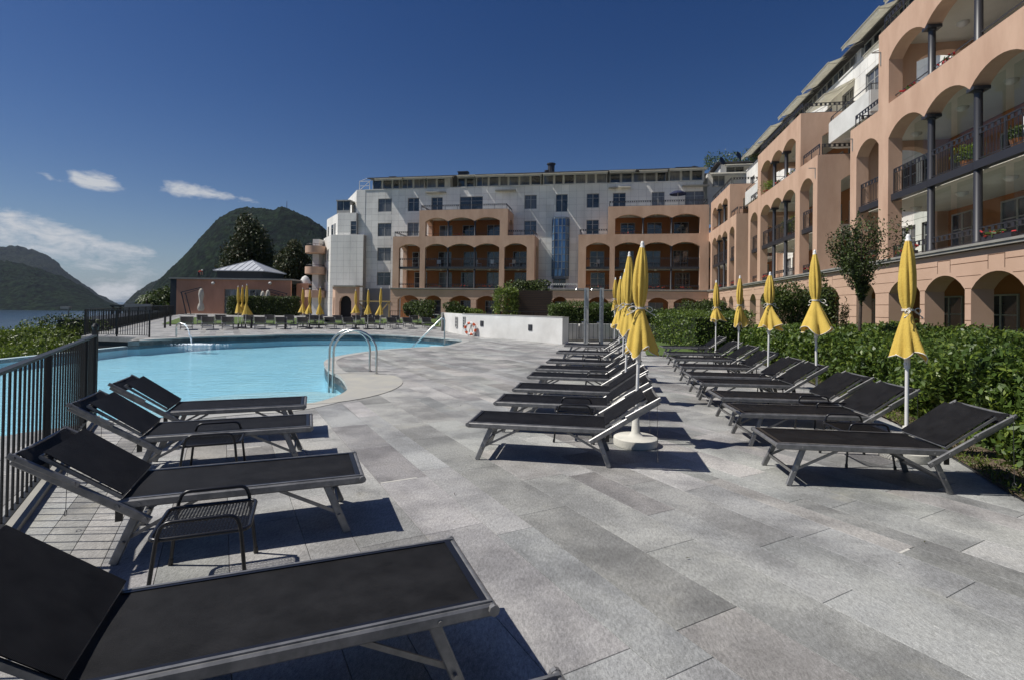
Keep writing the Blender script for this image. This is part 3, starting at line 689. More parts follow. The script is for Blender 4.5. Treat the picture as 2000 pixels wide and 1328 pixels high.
def checker_rail(mb, p, q, z, h=.62, bars=False, base=0.0):
    p = Vector(p); q = Vector(q); L = (q-p).length; d = (q-p)/L; up = Vector((0,0,1))
    P = lambda s, zz: p+d*s+up*(z+zz)
    mb.bar(P(0,h), P(L,h), .04, .035); mb.bar(P(0,h-.16), P(L,h-.16), .025, .022)
    if base is not None: mb.bar(P(0,.08), P(L,.08), .025, .022)
    n = int(L/.24)
    for i in range(n): s = (i+.5)*L/n; mb.bar(P(s-.06,h-.085), P(s+.06,h-.085), .02, .12)
    n = max(2, int(round(L/1.5))+1)
    for i in range(n): s = i*L/(n-1); mb.bar(P(s,0), P(s,h), .035)
    if bars:
        n = int(L/.13)
        for i in range(1, n): s = i*L/n; mb.bar(P(s,.08), P(s,h-.16), .012)
colm = MB(); colm.lathe([(.17,0),(.17,.12),(.125,.16),(.125,.98)], 14); 
def column(parent, x, z0, z1, y=.24):
    m = MB(); m.lathe([(.13,0),(.13,.10),(.115,.12),(.11,z1-z0-.16),(.13,z1-z0-.14),(.13,z1-z0-.09)], 14, x, y, z0); m.box(x-.17,x+.17,y-.235,y+.235,z1-.09,z1+.02); return m.build('column', MT['steel_dark'], parent, 40)
lamp_me = MB().lathe([(.02,-.16),(.12,-.13),(.19,-.06),(.2,0)], 12).mesh('ceiling_lamp', MT['lampglass'], 60)
fl_rng = random.Random(11)
def flower_box(parent, x0, x1, y, z, big=1.0):
    m = MB(); m.box(x0,x1,y-.09,y+.09,z,z+.16); m.mi = 1
    for k in range(int((x1-x0)*26*big)):
        c = Vector((fl_rng.uniform(x0,x1), y+fl_rng.uniform(-.12,.12), z+fl_rng.uniform(.14,.36))); s = fl_rng.uniform(.03,.07); m.mi = 1 if fl_rng.random() < .55 else 2
        M_ = Matrix.Translation(c) @ Matrix.Rotation(fl_rng.uniform(0,6), 4, Vector((fl_rng.random(),fl_rng.random(),fl_rng.random()+.1)).normalized())
        m.box(-s,s,-s*.5,s*.5,-s*.2,s*.2,M_)
    return m.build('flower_box', [MT['steel_dark'], MT['red'], MT['mleaf']], parent)
ZL, ZS1, ZS0, ZSP, RISE, ZP1, ZSP2, ZP2 = 3.7, 6.32, 6.05, 8.55, .48, 9.95, 11.72, 13.1
def module(root, x0, x1, low, lowcols, ux0, ux1, up, upcols, railing_l=True, d0=0.0, sideL=True, sideR=True, rise=RISE):
    """one protruding terracotta loggia block: wide lower tier with two storeys of balconies, narrower upper tier"""
    W = .5
    m = MB(); wall(m, x0, x1, ZL, ZP1, [(a,b,ZL+.02,ZSP,rise) for a,b in low], 0, W)
    sf = lambda xx: (lambda x,y,z: (xx+y, x, z))
    for ok, xx in ((sideL, x0), (sideR, x1-W)):
        if ok: wall(m, W+.002, DEP, ZL, ZP1, [(W+.65,DEP-.5,ZL+.02,ZSP,rise*.85)], 0, W, sf(xx))
        else: m.box(xx,xx+W,W,DEP,ZL,ZP1)
    m.build('arcade_wall', MT['orange'], root)
    m = MB(); wall(m, ux0, ux1, ZP1+.001, ZP2, [(a,b,ZP1+.001,ZSP2,rise*.9) for a,b in up], 0.001, W)
    for ok, xx in ((sideL, ux0), (sideR, ux1-W)):
        if ok: wall(m, W+.003, DEP, ZP1+.001, ZP2, [(W+.65,DEP-.5,ZP1+.3,ZSP2,rise*.8)], 0, W, sf(xx))
        else: m.box(xx,xx+W,W+.003,DEP,ZP1+.001,ZP2)
    m.build('arcade_wall', MT['orange'], root)
    # floors and ceilings
    m = MB(); e = .01
    m.box(x0+W+e,x1-W-e,W+.01,DEP-.07,ZS0+.02,ZS1-.02); m.box(x0+W+e,x1-W-e,W+.01,DEP-.07,9.25,9.6); m.box(ux0+W+e,ux1-W-e,W+.01,DEP-.07,12.42,12.75)
    m.build('balcony_slab', MT['ceil'], root)
    m = MB(); m.box(x0+.02,x1-.02,.02,DEP,ZP1+.002,ZP1+.03) if False else None
    m.box(x0,ux0,.0,DEP,9.6,9.94) if False else None
    m.box(x0+W,ux0-.003,W,DEP-.01,9.62,9.90); m.box(ux1+.003,x1-W,W,DEP-.01,9.62,9.90); m.box(ux0+W,ux1-W,W,DEP-.01,12.77,13.0); m.build('terrace_slab', MT['ledge'], root)
    m = MB()
    for a, b in low: m.box(a+.004,b-.004,.1,.34,ZS0-.02,ZS1-.03)
    m.build('steel_beam', MT['steel_dark'], root)
    # inner walls
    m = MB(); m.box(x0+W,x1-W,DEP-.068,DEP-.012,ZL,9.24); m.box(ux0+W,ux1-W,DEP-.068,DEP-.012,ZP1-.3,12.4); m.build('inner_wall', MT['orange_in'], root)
    for a, b in low:
        c = (a+b)/2; r = MB(); checker_rail(r, (a+.02,.2,0), (b-.02,.2,0), ZS1-.03, 1.0, True); r.build('railing', MT['steel_dark'], root)
        r = MB(); checker_rail(r, (a+.02,.22,0), (b-.02,.22,0), ZL+.02, .5); r.build('railing', MT['steel_dark'], root)
        for z in (ZL+.05, ZS1+.02):
            wd = min(1.7, (b-a)*.68); window(root, c-wd/2+fl_rng.uniform(-.2,.2), z+.0, wd, 2.1, DEP-.10, 2, 3, 'frame')
        for z in (ZS0+.015, 9.245):
            l = link('ceiling_lamp', lamp_me, root); l.location = (c, 1.9, z)
        if fl_rng.random() < .6: flower_box(root, a+.5, b-.7, .12, ZL+.03, .6)
    for a, b in up:
        c = (a+b)/2; wd = min(1.7, (b-a)*.68); window(root, c-wd/2, ZP1-.25, wd, 2.1, DEP-.10, 2, 3, 'frame'); l = link('ceiling_lamp', lamp_me, root); l.location = (c, 1.9, 12.415)
        r = MB(); r.bar((a,.25,ZP1+.32),(b,.25,ZP1+.32),.03); r.build('railing', MT['steel_dark'], root)
        if fl_rng.random() < .4: flower_box(root, a+.5, b-.9, .14, ZP1-.1, .7)
    for c in lowcols: column(root, c, ZL+.02, ZSP+.03)
    for c in upcols: column(root, c, ZP1+.002, ZSP2+.03)
    # railings on the tops
    for (a, b, z) in ((x0+.15, ux0-.05, ZP1), (ux1+.05, x1-.15, ZP1), (ux0+.15, ux1-.15, ZP2)):
        if b-a > .5: r = MB(); checker_rail(r, (a,.16,0), (b,.16,0), z, .62); r.build('railing', MT['steel_dark'], root)
    for (x, z) in ((x1-.2, ZP1), (ux1-.2, ZP2), (x0+.2, ZP1), (ux0+.2, ZP2)):
        r = MB(); checker_rail(r, (x,.3,0), (x,DEP-.1,0), z, .62); r.build('railing', MT['steel_dark'], root)
def ground_floor(root, x0, x1, arches, back_y=3.2):
    m = MB(); wall(m, x0, x1, 0.0, 3.52, [(a,b,0.0,2.33,.5) for a,b in arches], 0.02, .55)
    m.build('ground_arcade_wall', MT['rust'], root)
    g = []
    for z in (.35,.86,1.37,1.88,2.36): g.append((x0,x1,z-.012,z+.012))
    for a, b in arches:
        c = (a+b)/2
        for z in (3.0,): pass
        g.append((c-.34,c-.315,2.9,3.30)); g.append((c+.315,c+.34,2.9,3.30)); g.append((c-.34,c+.34,3.30,3.325))
    prev = x0
    for a, b in list(arches)+[(x1,x1)]:
        pass
    ms = sorted((a+b)/2 for a,b in arches); pts = [x0]+ms+[x1]
    for i in range(len(pts)-1):
        l = pts[i]+(.34 if i > 0 else 0); r = pts[i+1]-(.34 if i < len(pts)-2 else 0)
        if r-l > .2: g.append((l,r,3.14,3.165)); g.append((l+.15,r-.15,2.74,2.76))
    m = MB(); wall(m, x0, x1, 0.0, 3.5, [(a,b,0.0,2.33,.5) for a,b in arches], -.02, .038, None, g); m.build('rusticated_facing', MT['rust'], root)
    m = MB()
    for a, b in arches: m.box(a-.012,a-.002,-.018,.56,0,2.3) if False else None
    wall(m, x0, x1, .01, 3.49, [(a-.0,b+.0,0.01,2.33,.5) for a,b in arches], .575, .02); m.build('arcade_lining', MT['rust'], root)
    m = MB(); m.box(x0,x1,-.16,.6,3.53,3.62); m.box(x0,x1,-.2,.6,3.62,3.695); m.build('stone_ledge', MT['ledge'], root)
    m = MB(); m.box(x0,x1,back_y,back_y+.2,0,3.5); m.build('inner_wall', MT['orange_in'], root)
    m = MB(); m.box(x0,x1,.6,back_y,3.3,3.5); m.build('arcade_ceiling', MT['ceil'], root)
    for a, b in arches:
        c = (a+b)/2; window(root, c-.85, .05, 1.7, 2.25, back_y-.04, 2, 3, 'frame'); l = link('ceiling_lamp', lamp_me, root); l.location = (c, 1.6, 3.298)
def penthouse(root, x0, x1, z, y, pitchw=1.0, awn=True, skip=(), pr=None, zt=18.35):
    """glazed attic storey: dark wall, row of windows, dark lean-to roof"""
    pr = pr or random.Random(3)
    m = MB(); m.box(x0,x1,y+.06,y+1.4,z,z+1.55); m.build('attic_wall', MT['white_wall'], root)
    x = x0+.15; k = 0
    while x < x1-.9:
        wd = pr.choice([.75,.95,1.2,1.6]); wd = min(wd, x1-.1-x)
        window(root, x, z+.28, wd, 1.12, y+.02, 1 if wd < 1.3 else 2, 1, 'frame'); x += wd+(.12 if pr.random() < .75 else .5)
    m = MB(); ov = .55; n = 8
    m.face([(x0-.3,y-ov,z+1.58),(x1+.3,y-ov,z+1.58),(x1+.3,y+4.6,zt),(x0-.3,y+4.6,zt)]); m.face([(x0-.3,y-ov,z+1.46),(x0-.3,y+4.6,zt-.1),(x1+.3,y+4.6,zt-.1),(x1+.3,y-ov,z+1.46)])
    m.face([(x0-.3,y-ov,z+1.46),(x1+.3,y-ov,z+1.46),(x1+.3,y-ov,z+1.58),(x0-.3,y-ov,z+1.58)]); m.face([(x0-.3,y-ov,z+1.46),(x0-.3,y-ov,z+1.58),(x0-.3,y+4.6,zt),(x0-.3,y+4.6,zt-.1)]); m.face([(x1+.3,y-ov,z+1.46),(x1+.3,y+4.6,zt-.1),(x1+.3,y+4.6,zt),(x1+.3,y-ov,z+1.58)])
    m.build('roof', MT['roof'], root)
def awning(root, x0, x1, y, z, out=1.6, drop=.35):
    m = MB(); a = [(x0,y,z),(x1,y,z),(x1,y-out,z-drop),(x0,y-out,z-drop)]; b = [(p[0],p[1],p[2]-.03) for p in a]
    m.face(a); m.face(b[::-1]); [m.face([a[i],b[i],b[(i+1)%4],a[(i+1)%4]]) for i in range(4)]
    m.tube([(x0-.05,y-out,z-drop-.02),(x1+.05,y-out,z-drop-.02)], .05, 8)
    m.face([(x0,y-out,z-drop-.03),(x1,y-out,z-drop-.03),(x1,y-out-.01,z-drop-.26),(x0,y-out-.01,z-drop-.26)])
    for x in (x0+.1, x1-.1): m.bar((x,y,z-.15),(x,y-out*.55,z-drop*.5-.25),.03); m.bar((x,y-out*.55,z-drop*.5-.25),(x,y-out,z-drop-.03),.03)
    return m.build('awning', MT['awning'], root)
def chimney(root, x, y, z, w_, h, rnd=False):
    m = MB()
    if rnd: m.lathe([(w_/2,0),(w_/2,h),(w_*.65,h),(w_*.65,h+.15)], 10, x, y, z)
    else: m.box(x-w_/2,x+w_/2,y-.4,y+.4,z,z+h); m.box(x-w_/2-.08,x+w_/2+.08,y-.48,y+.48,z+h,z+h+.12)
    return m.build('chimney', MT['steel_dark'], root)
# ---- back building
back = thing('hotel_main_building', 'long hotel block facing the pool, white stone cladding above two terracotta arcaded loggia blocks', 'hotel', CRN, -TH)
xL = S(711, DEP); ZW = 16.6
rowz = [(15.45-1.72, 1.72), (12.25-1.72, 1.72), (9.05-1.72, 1.72), (5.85-1.72, 1.72)]
def wpx(a, b): return S(a, DEP), S(b, DEP)
wins = []
for r in range(4): wins.append((*wpx(736,762), rowz[r][0]-.0, rowz[r][1]))
for (a, b, r) in ((794,816,0),(794,816,1),(840,862,0),(895.5,940.5,0),(1022.5,1046,0),(1022.5,1046,1),(1143.7,1168,0),(1143.7,1168,1),(1195,1220,0),(1271,1296,0),(1336,1374,0)):
    wins.append((*wpx(a,b), rowz[r][0], rowz[r][1]))
wins.append((*wpx(1083.5,1106.5), 13.3, 2.15)); wins.append((*wpx(1080.5,1105), 3.95, 1.9))
wins = [(a, b-a, z, h) for a, b, z, h in wins]
bx0, bx1 = S(1077, DEP-.3), S(1110, DEP-.3)
holes = [(a, a+wd, z, z+h) for a, wd, z, h in wins]+[(bx0+.1, bx1-.1, 5.9, 12.2)]
m = MB(); wall(m, xL, -.0, 0, ZW, [(h[0],h[1],h[2],h[3],0) for h in holes], DEP+.03, .3); m.build('backing_wall', MT['grey_joint'], back)
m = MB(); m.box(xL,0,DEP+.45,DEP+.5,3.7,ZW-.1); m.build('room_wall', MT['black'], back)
for a, wd, z, h in wins: window(back, a, z, wd, h, DEP+.12, 2, 2 if wd < 2.2 else 2, 'frame')
lowL = [(S(a), S(b)) for a, b in ((778,819),(829,873),(873,925.3),(925.3,974),(984,1028))]
modL = (S(766), S(1043)); modR = (S(1128.6), 0.0)
lowR = [(S(a), S(b)) for a, b in ((1143.7,1190),(1200,1255),(1255,1311),(1311,1366))]
behind = [(modL[0]+.3, modL[1]-.3, 0, 9.8), (S(817)+.3, S(990)-.3, 9.7, 12.9), (modR[0]+.3, 0, 0, 9.8), (S(1186)+.3, 0, 9.7, 12.9)]
nb = cladding(back, xL, -.0, 3.72, ZW, holes+behind, DEP, 300, lambda q: (q[2] < 4))
m = MB(); m.box(xL-.05,.0,DEP-.06,DEP+.35,ZW+.002,ZW+.10); m.build('parapet_cap', MT['white_wall'], back)
module(back, modL[0], modL[1], lowL, [S(873), S(925.3)], S(817), S(990), [(S(829),S(873)),(S(873),S(925.3)),(S(925.3),S(974.5))], [S(873),S(925.3)])
module(back, modR[0], 0.0, lowR, [S(1255), S(1311)], S(1186), 0.0, [(S(1200),S(1255)),(S(1255),S(1311)),(S(1311),S(1366))], [S(1255),S(1311)], sideR=False)
garch = [(S(a), S(b)) for a, b in ((777,818),(829,862),(878,920),(930,970),(983,1025),(1079,1108),(1150,1189),(1204,1254),(1266,1306),(1316,1366))]
ground_floor(back, S(763), 0.0, garch)
m = MB(); m.box(S(1043),S(1128.6),.0,DEP,3.5,3.69); m.build('terrace_slab', MT['ledge'], back)
r = MB(); checker_rail(r, (S(1050),.15,0), (S(1127),.15,0), 3.72, .62); r.build('railing', MT['white_metal'], back)
# penthouse
segs = [(S(724,DEP+.6), S(777,DEP+.6)), (S(781,DEP+.6), S(826,DEP+.6)), (S(830,DEP+.6), S(876,DEP+.6)), (S(888,DEP+.6), S(922,DEP+.6)), (S(927,DEP+.6), S(1054,DEP+.6)), (S(1058,DEP+.6), S(1183,DEP+.6)), (S(1188,DEP+.6), S(1300,DEP+.6)), (S(1304,DEP+.6), S(1374,DEP+.6))]
pr = random.Random(4)
for i, (a, b) in enumerate(segs):
    m = MB(); y = DEP+.6+(.5 if i in (3,6) else 0); m.box(a,b,y+.06,y+1.2,ZW+.1,ZW+1.6); m.build('attic_wall', MT['white_wall'], back); x = a+.08
    while x < b-.6:
        wd = min(pr.choice([.95,1.2,1.2,1.45]), b-.05-x); window(back, x, ZW+.25, wd, 1.2, y+.02, 1 if wd < 1.3 else 2, 1, 'frame'); x += wd+.2
x0r, x1r, yr = S(722,DEP+.5), .5, DEP+.1
m = MB(); zt = 18.75
ra = [(x0r-.3,yr-.2,ZW+1.62),(x1r,yr-.2,ZW+1.62),(x1r,yr+6,zt),(x0r+6,yr+6,zt)]
m.face(ra); m.face([(p[0],p[1],p[2]-.14) for p in ra][::-1]); m.face([(x0r-.3,yr-.2,ZW+1.48),(x1r,yr-.2,ZW+1.48),ra[1],ra[0]]); m.face([(x0r-.3,yr-.2,ZW+1.48),ra[0],ra[3],(ra[3][0],ra[3][1],ra[3][2]-.14)])
m.face([(ra[3][0],ra[3][1],ra[3][2]),(ra[2][0],ra[2][1],ra[2][2]),(ra[2][0],ra[2][1]+6,ZW+1.5),(ra[3][0]-6,ra[3][1]+6,ZW+1.5)]); m.face([(x0r-.3,yr-.2,ZW+1.62),(x0r-.3,yr+12,ZW+1.62),(x0r+6,yr+6,zt)])
m.build('roof', MT['roof'], back)
for (a, b, o_, dr) in ((735,787,1.1,.3),(790,833,1.0,.25),(835,884,1.1,.3),(893,927,.9,.15),(930,986,1.4,.35),(988,1057,1.4,.4),(1060,1120,1.4,.4),(1121,1184,1.4,.4),(1188,1238,.8,.15),(1246,1300,1.0,.3),(1304,1375,1.3,.3)):
    awning(back, S(a,DEP), S(b,DEP), DEP+.1, ZW+1.52, o_, dr)
for (a, b) in ((831,869),(966,1005),(1186,1229),(1330,1382)):
    m = MB(); x0_, x1_ = S(a,DEP), S(b,DEP); m.box(x0_,x1_,DEP-.55,DEP-.0,15.95,16.08); m.tube([(x0_,DEP-.58,15.98),(x1_,DEP-.58,15.98)], .09, 8); m.build('folded_awning', MT['awning'], back)
for (px, w_, h, rd) in ((765.5,.9,.9,0),(845,.4,.7,1),(902,1.3,1.3,0),(1066,.6,1.1,1),(1073.5,.9,2.0,1),(1154,1.1,.7,0),(1234,1.7,.75,0),(1251,.8,.7,0),(1338,2.6,.9,0),(1353,.5,1.0,1)):
    chimney(back, S(px, DEP+5), DEP+5, 18.0, w_, h+.5, rd)
# blue glazed stair bay
m = MB(); bz0, bz1, by0 = 5.4, 12.35, DEP-.75
A = [(bx0,DEP),(bx0+.35,by0),(bx1-.35,by0),(bx1,DEP)]
m.prism([A[0],A[1],A[2],A[3]], bz1, bz1+.2); m.prism([A[0],A[1],A[2],A[3]], bz0-.35, bz0)
for (p, q) in ((A[0],A[1]),(A[1],A[2]),(A[2],A[3])):
    n = 1 if p != A[1] else 3
    for i in range(n+1):
        x = p[0]+(q[0]-p[0])*i/n; y = p[1]+(q[1]-p[1])*i/n; m.bar((x,y,bz0),(x,y,bz1), .11)
    for k in range(1, 8): z = bz0+(bz1-bz0)*k/8; m.bar((p[0],p[1],z),(q[0],q[1],z), .09)
bay = m.build('glazed_bay', mat('blue_grey_frame', (.16,.20,.24), rough=.5), back)
for (p, q, n) in ((A[0],A[1],1),(A[1],A[2],3),(A[2],A[3],1)):
    for i in range(n):
        for k in range(8):
            g = MB(); a = (p[0]+(q[0]-p[0])*i/n, p[1]+(q[1]-p[1])*i/n+.02); b = (p[0]+(q[0]-p[0])*(i+1)/n, p[1]+(q[1]-p[1])*(i+1)/n+.02); z0_ = bz0+(bz1-bz0)*k/8; z1_ = bz0+(bz1-bz0)*(k+1)/8; j = random.uniform(-.015,.015)
            g.face([(a[0],a[1]+j,z0_),(b[0],b[1]-j,z0_),(b[0],b[1]-j,z1_),(a[0],a[1]+j,z1_)]); g.face([(a[0],a[1]+.03,z0_),(a[0],a[1]+.03,z1_),(b[0],b[1]+.03,z1_),(b[0],b[1]+.03,z0_)]); g.build('pane', MT['blueglass'], bay)
# stepped tower at the left end
def tower(poly, z1, z0=0.0):
    m = MB(); m.prism(poly, z0, z1); o = m.build('tower_block', MT['grey_joint'], back)
    m = MB()
    for i in (0,1):
        a = Vector(poly[i]); b = Vector(poly[i+1]); L = (b-a).length; d = (b-a)/L; n = Vector((d.y,-d.x)); nx = max(1, round(L/.92)); nz_ = round((z1-z0)/.8)
        for k in range(nx):
            for j in range(nz_):
                p = a+d*(L*k/nx+.01)+n*.015; q = a+d*(L*(k+1)/nx-.01)+n*.015; m.bar((p.x,p.y,z0+(j+.5)*(z1-z0)/nz_), (q.x,q.y,z0+(j+.5)*(z1-z0)/nz_), .03, (z1-z0)/nz_-.018)
    m.build('cladding_panel', MT['marble'], o, kind='stuff'); m = MB(); m.prism([(Vector(p)*1) for p in poly], z1+.0, z1+.1); m.build('parapet_cap', MT['white_wall'], o)
    return o
xa, xb = S(645,3.0), S(708.5,3.0)
tower([(xa-3.1,6.6),(xa,3.0),(xb,3.0),(xb,8),(xa-3.1,12)], 10.6)
xc, xd = S(658,3.3), S(694,3.3)
tower([(xc-4.2,7.9),(xc,3.3),(xd,3.3),(xd,8),(xc-4.2,12)], 13.5)
xe = S(694,DEP)
tower([(xe-4.2,DEP+5.6),(xe,DEP+.0),(xL,DEP),(xL,DEP+9),(xe-4.2,DEP+10)], ZW)
def side_window(x, y, z, ang, wd, h):
    w_ = window(back, 0, 0, wd, h, 0, 1, 2, 'frame'); w_.location = (x, y, z); w_.rotation_euler = (0,0,ang); return w_
window(back, S(682.5,3.2)-.0, 10.75, .85, 1.75, 3.24, 1, 3, 'frame')
d1 = Vector((xa-(xa-3.1), -3.6)).normalized(); ang1 = math.atan2(d1.y, d1.x)
for t in (.25,.62):
    for z in (4.6,7.4):
        side_window(xa-3.1+3.1*t-.03, 6.6-3.6*t-.05, z, ang1, .6, 1.5)
d2 = Vector((4.2, -4.6)).normalized(); ang2 = math.atan2(d2.y, d2.x)
for t in (.12,.45,.72): side_window(xc-4.2+4.2*t-.03, 7.9-4.6*t-.05, 10.9, ang2, .6 if t != .45 else 1.2, 1.5)
# glass corner room on the middle block, glazed frame on the top block
m = MB(); q0, q1 = S(656,3.6), S(681,3.6)
for x in (q0,(q0+q1)/2,q1): m.bar((x,3.6,13.5),(x,3.6,15.2),.08); m.bar((x,6,13.5),(x,6,15.2),.08)
m.box(q0-.1,q1+.1,3.4,6.2,15.2,15.34); m.box(q0,q1,3.55,3.65,13.5,14.0); gr = m.build('glass_room', MT['frame'], back)
m = MB(); m.box(q0,q1,3.59,3.61,14.0,15.2); m.box(q0,q0+.02,3.6,6,13.5,15.2); m.build('pane', MT['glass'], gr)
m = MB(); e0, e1 = S(696,DEP), S(716,DEP); yy = DEP+.4
for x in (e0,e1): m.bar((x,yy,ZW+.1),(x,yy,ZW+1.3),.06); m.bar((x,yy,ZW+1.3),(x+.2,yy+2,ZW+2.2),.06)
m.bar((e0,yy,ZW+1.3),(e1,yy,ZW+1.3),.06); m.bar((e0,yy,ZW+.7),(e1,yy,ZW+.7),.05); m.bar((e0,yy,ZW+.1),(e1,yy,ZW+1.3),.05); m.build('pergola_frame', MT['white_metal'], back)
# round balconies
for (px, z) in ((615,8.55),(615,5.75),(616,2.6)):
    p = Vector((S(px,4.6), 4.6)); m = MB(); m.lathe([(1.25,-.15),(1.3,-.1),(1.3,.82),(1.22,.82),(1.22,.0),(.01,.0)], 24, p.x, p.y, z); b_ = m.build('round_balcony', MT['orange'], back, 40)
    r = MB(); r.tube([(p.x+1.15*math.cos(t), p.y+1.15*math.sin(t), z+1.08) for t in [k*PI/12 for k in range(24)]], .025, 6, closed=True)
    for k in range(12): t = k*PI/6; r.bar((p.x+1.15*math.cos(t),p.y+1.15*math.sin(t),z+.8),(p.x+1.15*math.cos(t),p.y+1.15*math.sin(t),z+1.08),.02)
    r.build('railing', MT['steel_dark'], b_)
m = MB(); m.box(S(618,6),S(630,6),4.9,9,0,10.4); m.build('tower_block', MT['white_wall'], back)
# entrance pavilion
gx0, gx1 = S(655,-1.0), S(695,-1.0)
m = MB(); wall(m, gx0, gx1, 0, 3.75, [(gx0+.55,gx1-.55,0,1.9,.75)], -1.0, .4); wall(m, -0.6, 3.0, 0, 3.75, [(.2,.8,.5,2.2,.3),(1.4,2.2,.3,2.1,.4)], 0, .4, lambda x,y,z: (gx0-x*.62-.1+y*.6, -1.0+x*.8+.48+y*.4, z)); m.box(gx1-.4,gx1,-.6,0,0,3.75)
pv = m.build('entrance_porch', MT['rust'], back); m = MB(); m.prism([(gx0-2.2,2.0),(gx0-.15,-1.15),(gx1+.1,-1.15),(gx1+.1,1.2),(gx0-1,3)], 3.76, 3.92); m.build('porch_roof', MT['ledge'], pv)
m = MB(); m.box(gx0+.45,gx1-.45,-.45,-.38,0,3.0); m.build('doorway_shade_sheet', MT['black'], pv)  # black sheet closing the arch, its colour stands in for the shade inside
m = MB(); tx0, tx1 = S(696), S(763)
m.box(tx0,tx1,-.1,.1,1.95,2.1); m.bar((tx0+.2,0,1.95),(tx0+1.4,0,.9),.1); m.bar((tx1-.2,0,1.95),(tx1-1.4,0,.6),.12); m.bar((tx1-.15,0,0),(tx1-.15,0,2),.12); m.build('timber_brace', MT['timber'], back)
# ---- side wing
wing = thing('hotel_side_wing', 'sunlit hotel wing along the right with terracotta arcades, dark steel columns and white upper floors', 'hotel', CRN, math.atan2(-cT, -sT))
K = 1.0
def wmod(s0, ends=(True,True)):
    low = [(s0+.6,s0+2.55),(s0+3.3,s0+5.67),(s0+5.67,s0+8.03),(s0+8.03,s0+10.4),(s0+11.15,s0+13.1)]
    module(wing, s0, s0+13.7, low, [s0+5.67, s0+8.03], s0+2.5, s0+11.2, [(s0+3.3,s0+5.67),(s0+5.67,s0+8.03),(s0+8.03,s0+10.4)], [s0+5.67, s0+8.03], sideL=ends[0], sideR=ends[1], rise=.5)
    return [(a-.0,b) for a, b in low]
arches = []
for s0 in (-1.6, 16.0, 33.5): arches += wmod(s0, (s0 > 0, True))
arches = [a for a in arches if a[0] > 1.5]
arches += [(12.75,15.25),(30.2,32.6)]
arches.sort()
arches = [(a+.14, b-.14) for a, b in arches]
ground_floor(wing, 0.0, 48.5, arches)
wins = []
for x in np.arange(1.5, 47, 3.1): wins.append((float(x), 1.6, 13.75, 1.75))
for x in (12.7, 14.3, 30.1, 31.9): wins += [(x, 1.3, z, 1.9) for z in (4.0, 7.2, 10.5)]
holes = [(a, a+wd, z, z+h) for a, wd, z, h in wins]
m = MB(); wall(m, .0, 48.5, 3.7, ZW, [(h[0],h[1],h[2],h[3],0) for h in holes], DEP+.03, .3); m.build('backing_wall', MT['grey_joint'], wing)
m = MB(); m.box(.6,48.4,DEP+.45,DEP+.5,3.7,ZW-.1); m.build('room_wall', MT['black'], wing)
for a, wd, z, h in wins: window(wing, a, z, wd, h, DEP+.12, 2, 2, 'frame')
beh = []
for s0 in (-1.6, 16.0, 33.5): beh += [(s0+.3, s0+13.4, 0, 9.8), (s0+2.8, s0+10.9, 9.7, 12.9)]
cladding(wing, .0, 48.5, 3.72, ZW, holes+beh, DEP, 300, lambda q: (q[2] < 4)*100-q[0])
m = MB(); m.box(.0,48.5,DEP-.06,DEP+.35,ZW+.002,ZW+.10); m.build('parapet_cap', MT['white_wall'], wing)
for s0, s1 in ((-.0,12.0),(12.4,24.0),(24.4,36.0),(36.4,48.4)): penthouse(wing, s0, s1, ZW+.1, DEP+.7)
for s0, s1 in ((1,5.5),(6,11),(13,17.5),(18.4,23),(25,29.4),(30,34.6),(36,40.6),(41,45.6)): awning(wing, s0, s1, DEP+.4, ZW+1.62, 1.15, .4)
for x in (4,11,20,27): chimney(wing, x, DEP+5, 17.8, .8, 1.4, x == 11)
# lower awnings at terrace level
for s0, s1 in ((14,17.6),(30.0,33.6),(21,25)): awning(wing, s0, s1, DEP-.02, 15.9, 1.7, .9)
# white round-ended balconies in the recesses
for s0, s1 in ((10.7,15.9),(28.1,33.4)):
    m = MB(); n = 8; P = [(s0,DEP)]+[(s0+1.2-1.2*math.cos(t), DEP-2.1-.9*math.sin(t)+.0) for t in [k*PI/2/n for k in range(n+1)]]+[(s1,DEP-3.0),(s1,DEP)]
    m.prism(P, 10.7, 10.85); I = [(x+(.12 if x < s1-.2 else -.12), y+.12 if y < DEP else y) for x, y in P]
    for i in range(len(P)-1):
        a, b = P[i], P[i+1]; mid = ((a[0]+b[0])/2, (a[1]+b[1])/2); m.bar((a[0],a[1]+.05,11.35),(b[0],b[1]+.05,11.35),.1,1.0)
    b_ = m.build('white_balcony', MT['white_wall'], wing); r = MB()
    for i in range(1, len(P)-1): r.bar((P[i][0],P[i][1]+.1,12.15),(P[i+1][0],P[i+1][1]+.1,12.15),.035); r.bar((P[i][0],P[i][1]+.1,11.85),(P[i][0],P[i][1]+.1,12.15),.03)
    r.build('railing', MT['steel_dark'], b_); l = link('ceiling_lamp', lamp_me, b_); l.location = ((s0+s1)/2+1, DEP-1.5, 10.695)
    m = MB(); m.box(s0,s1,.4,DEP,3.5,3.69); m.build('terrace_slab', MT['ledge'], wing)
# small wall brackets and glass screens on the near loggia
for x, z in ((33.75,9.5),(36.2,12.3),(29.45,9.3)):
    m = MB(); m.bar((x,-.02,z),(x,-.35,z),.04); m.bar((x,-.02,z),(x,-.02,z-.55),.04); m.build('wall_bracket', MT['frame'], wing)
for x in (39.0,41.5,44.0):
    for z0_, z1_ in ((6.45,8.9),(3.9,6.0)):
        m = MB(); m.box(x-1.6,x+.55,.62,.64,z0_,z1_); m.build('glass_screen', MT['clearglass'], wing)
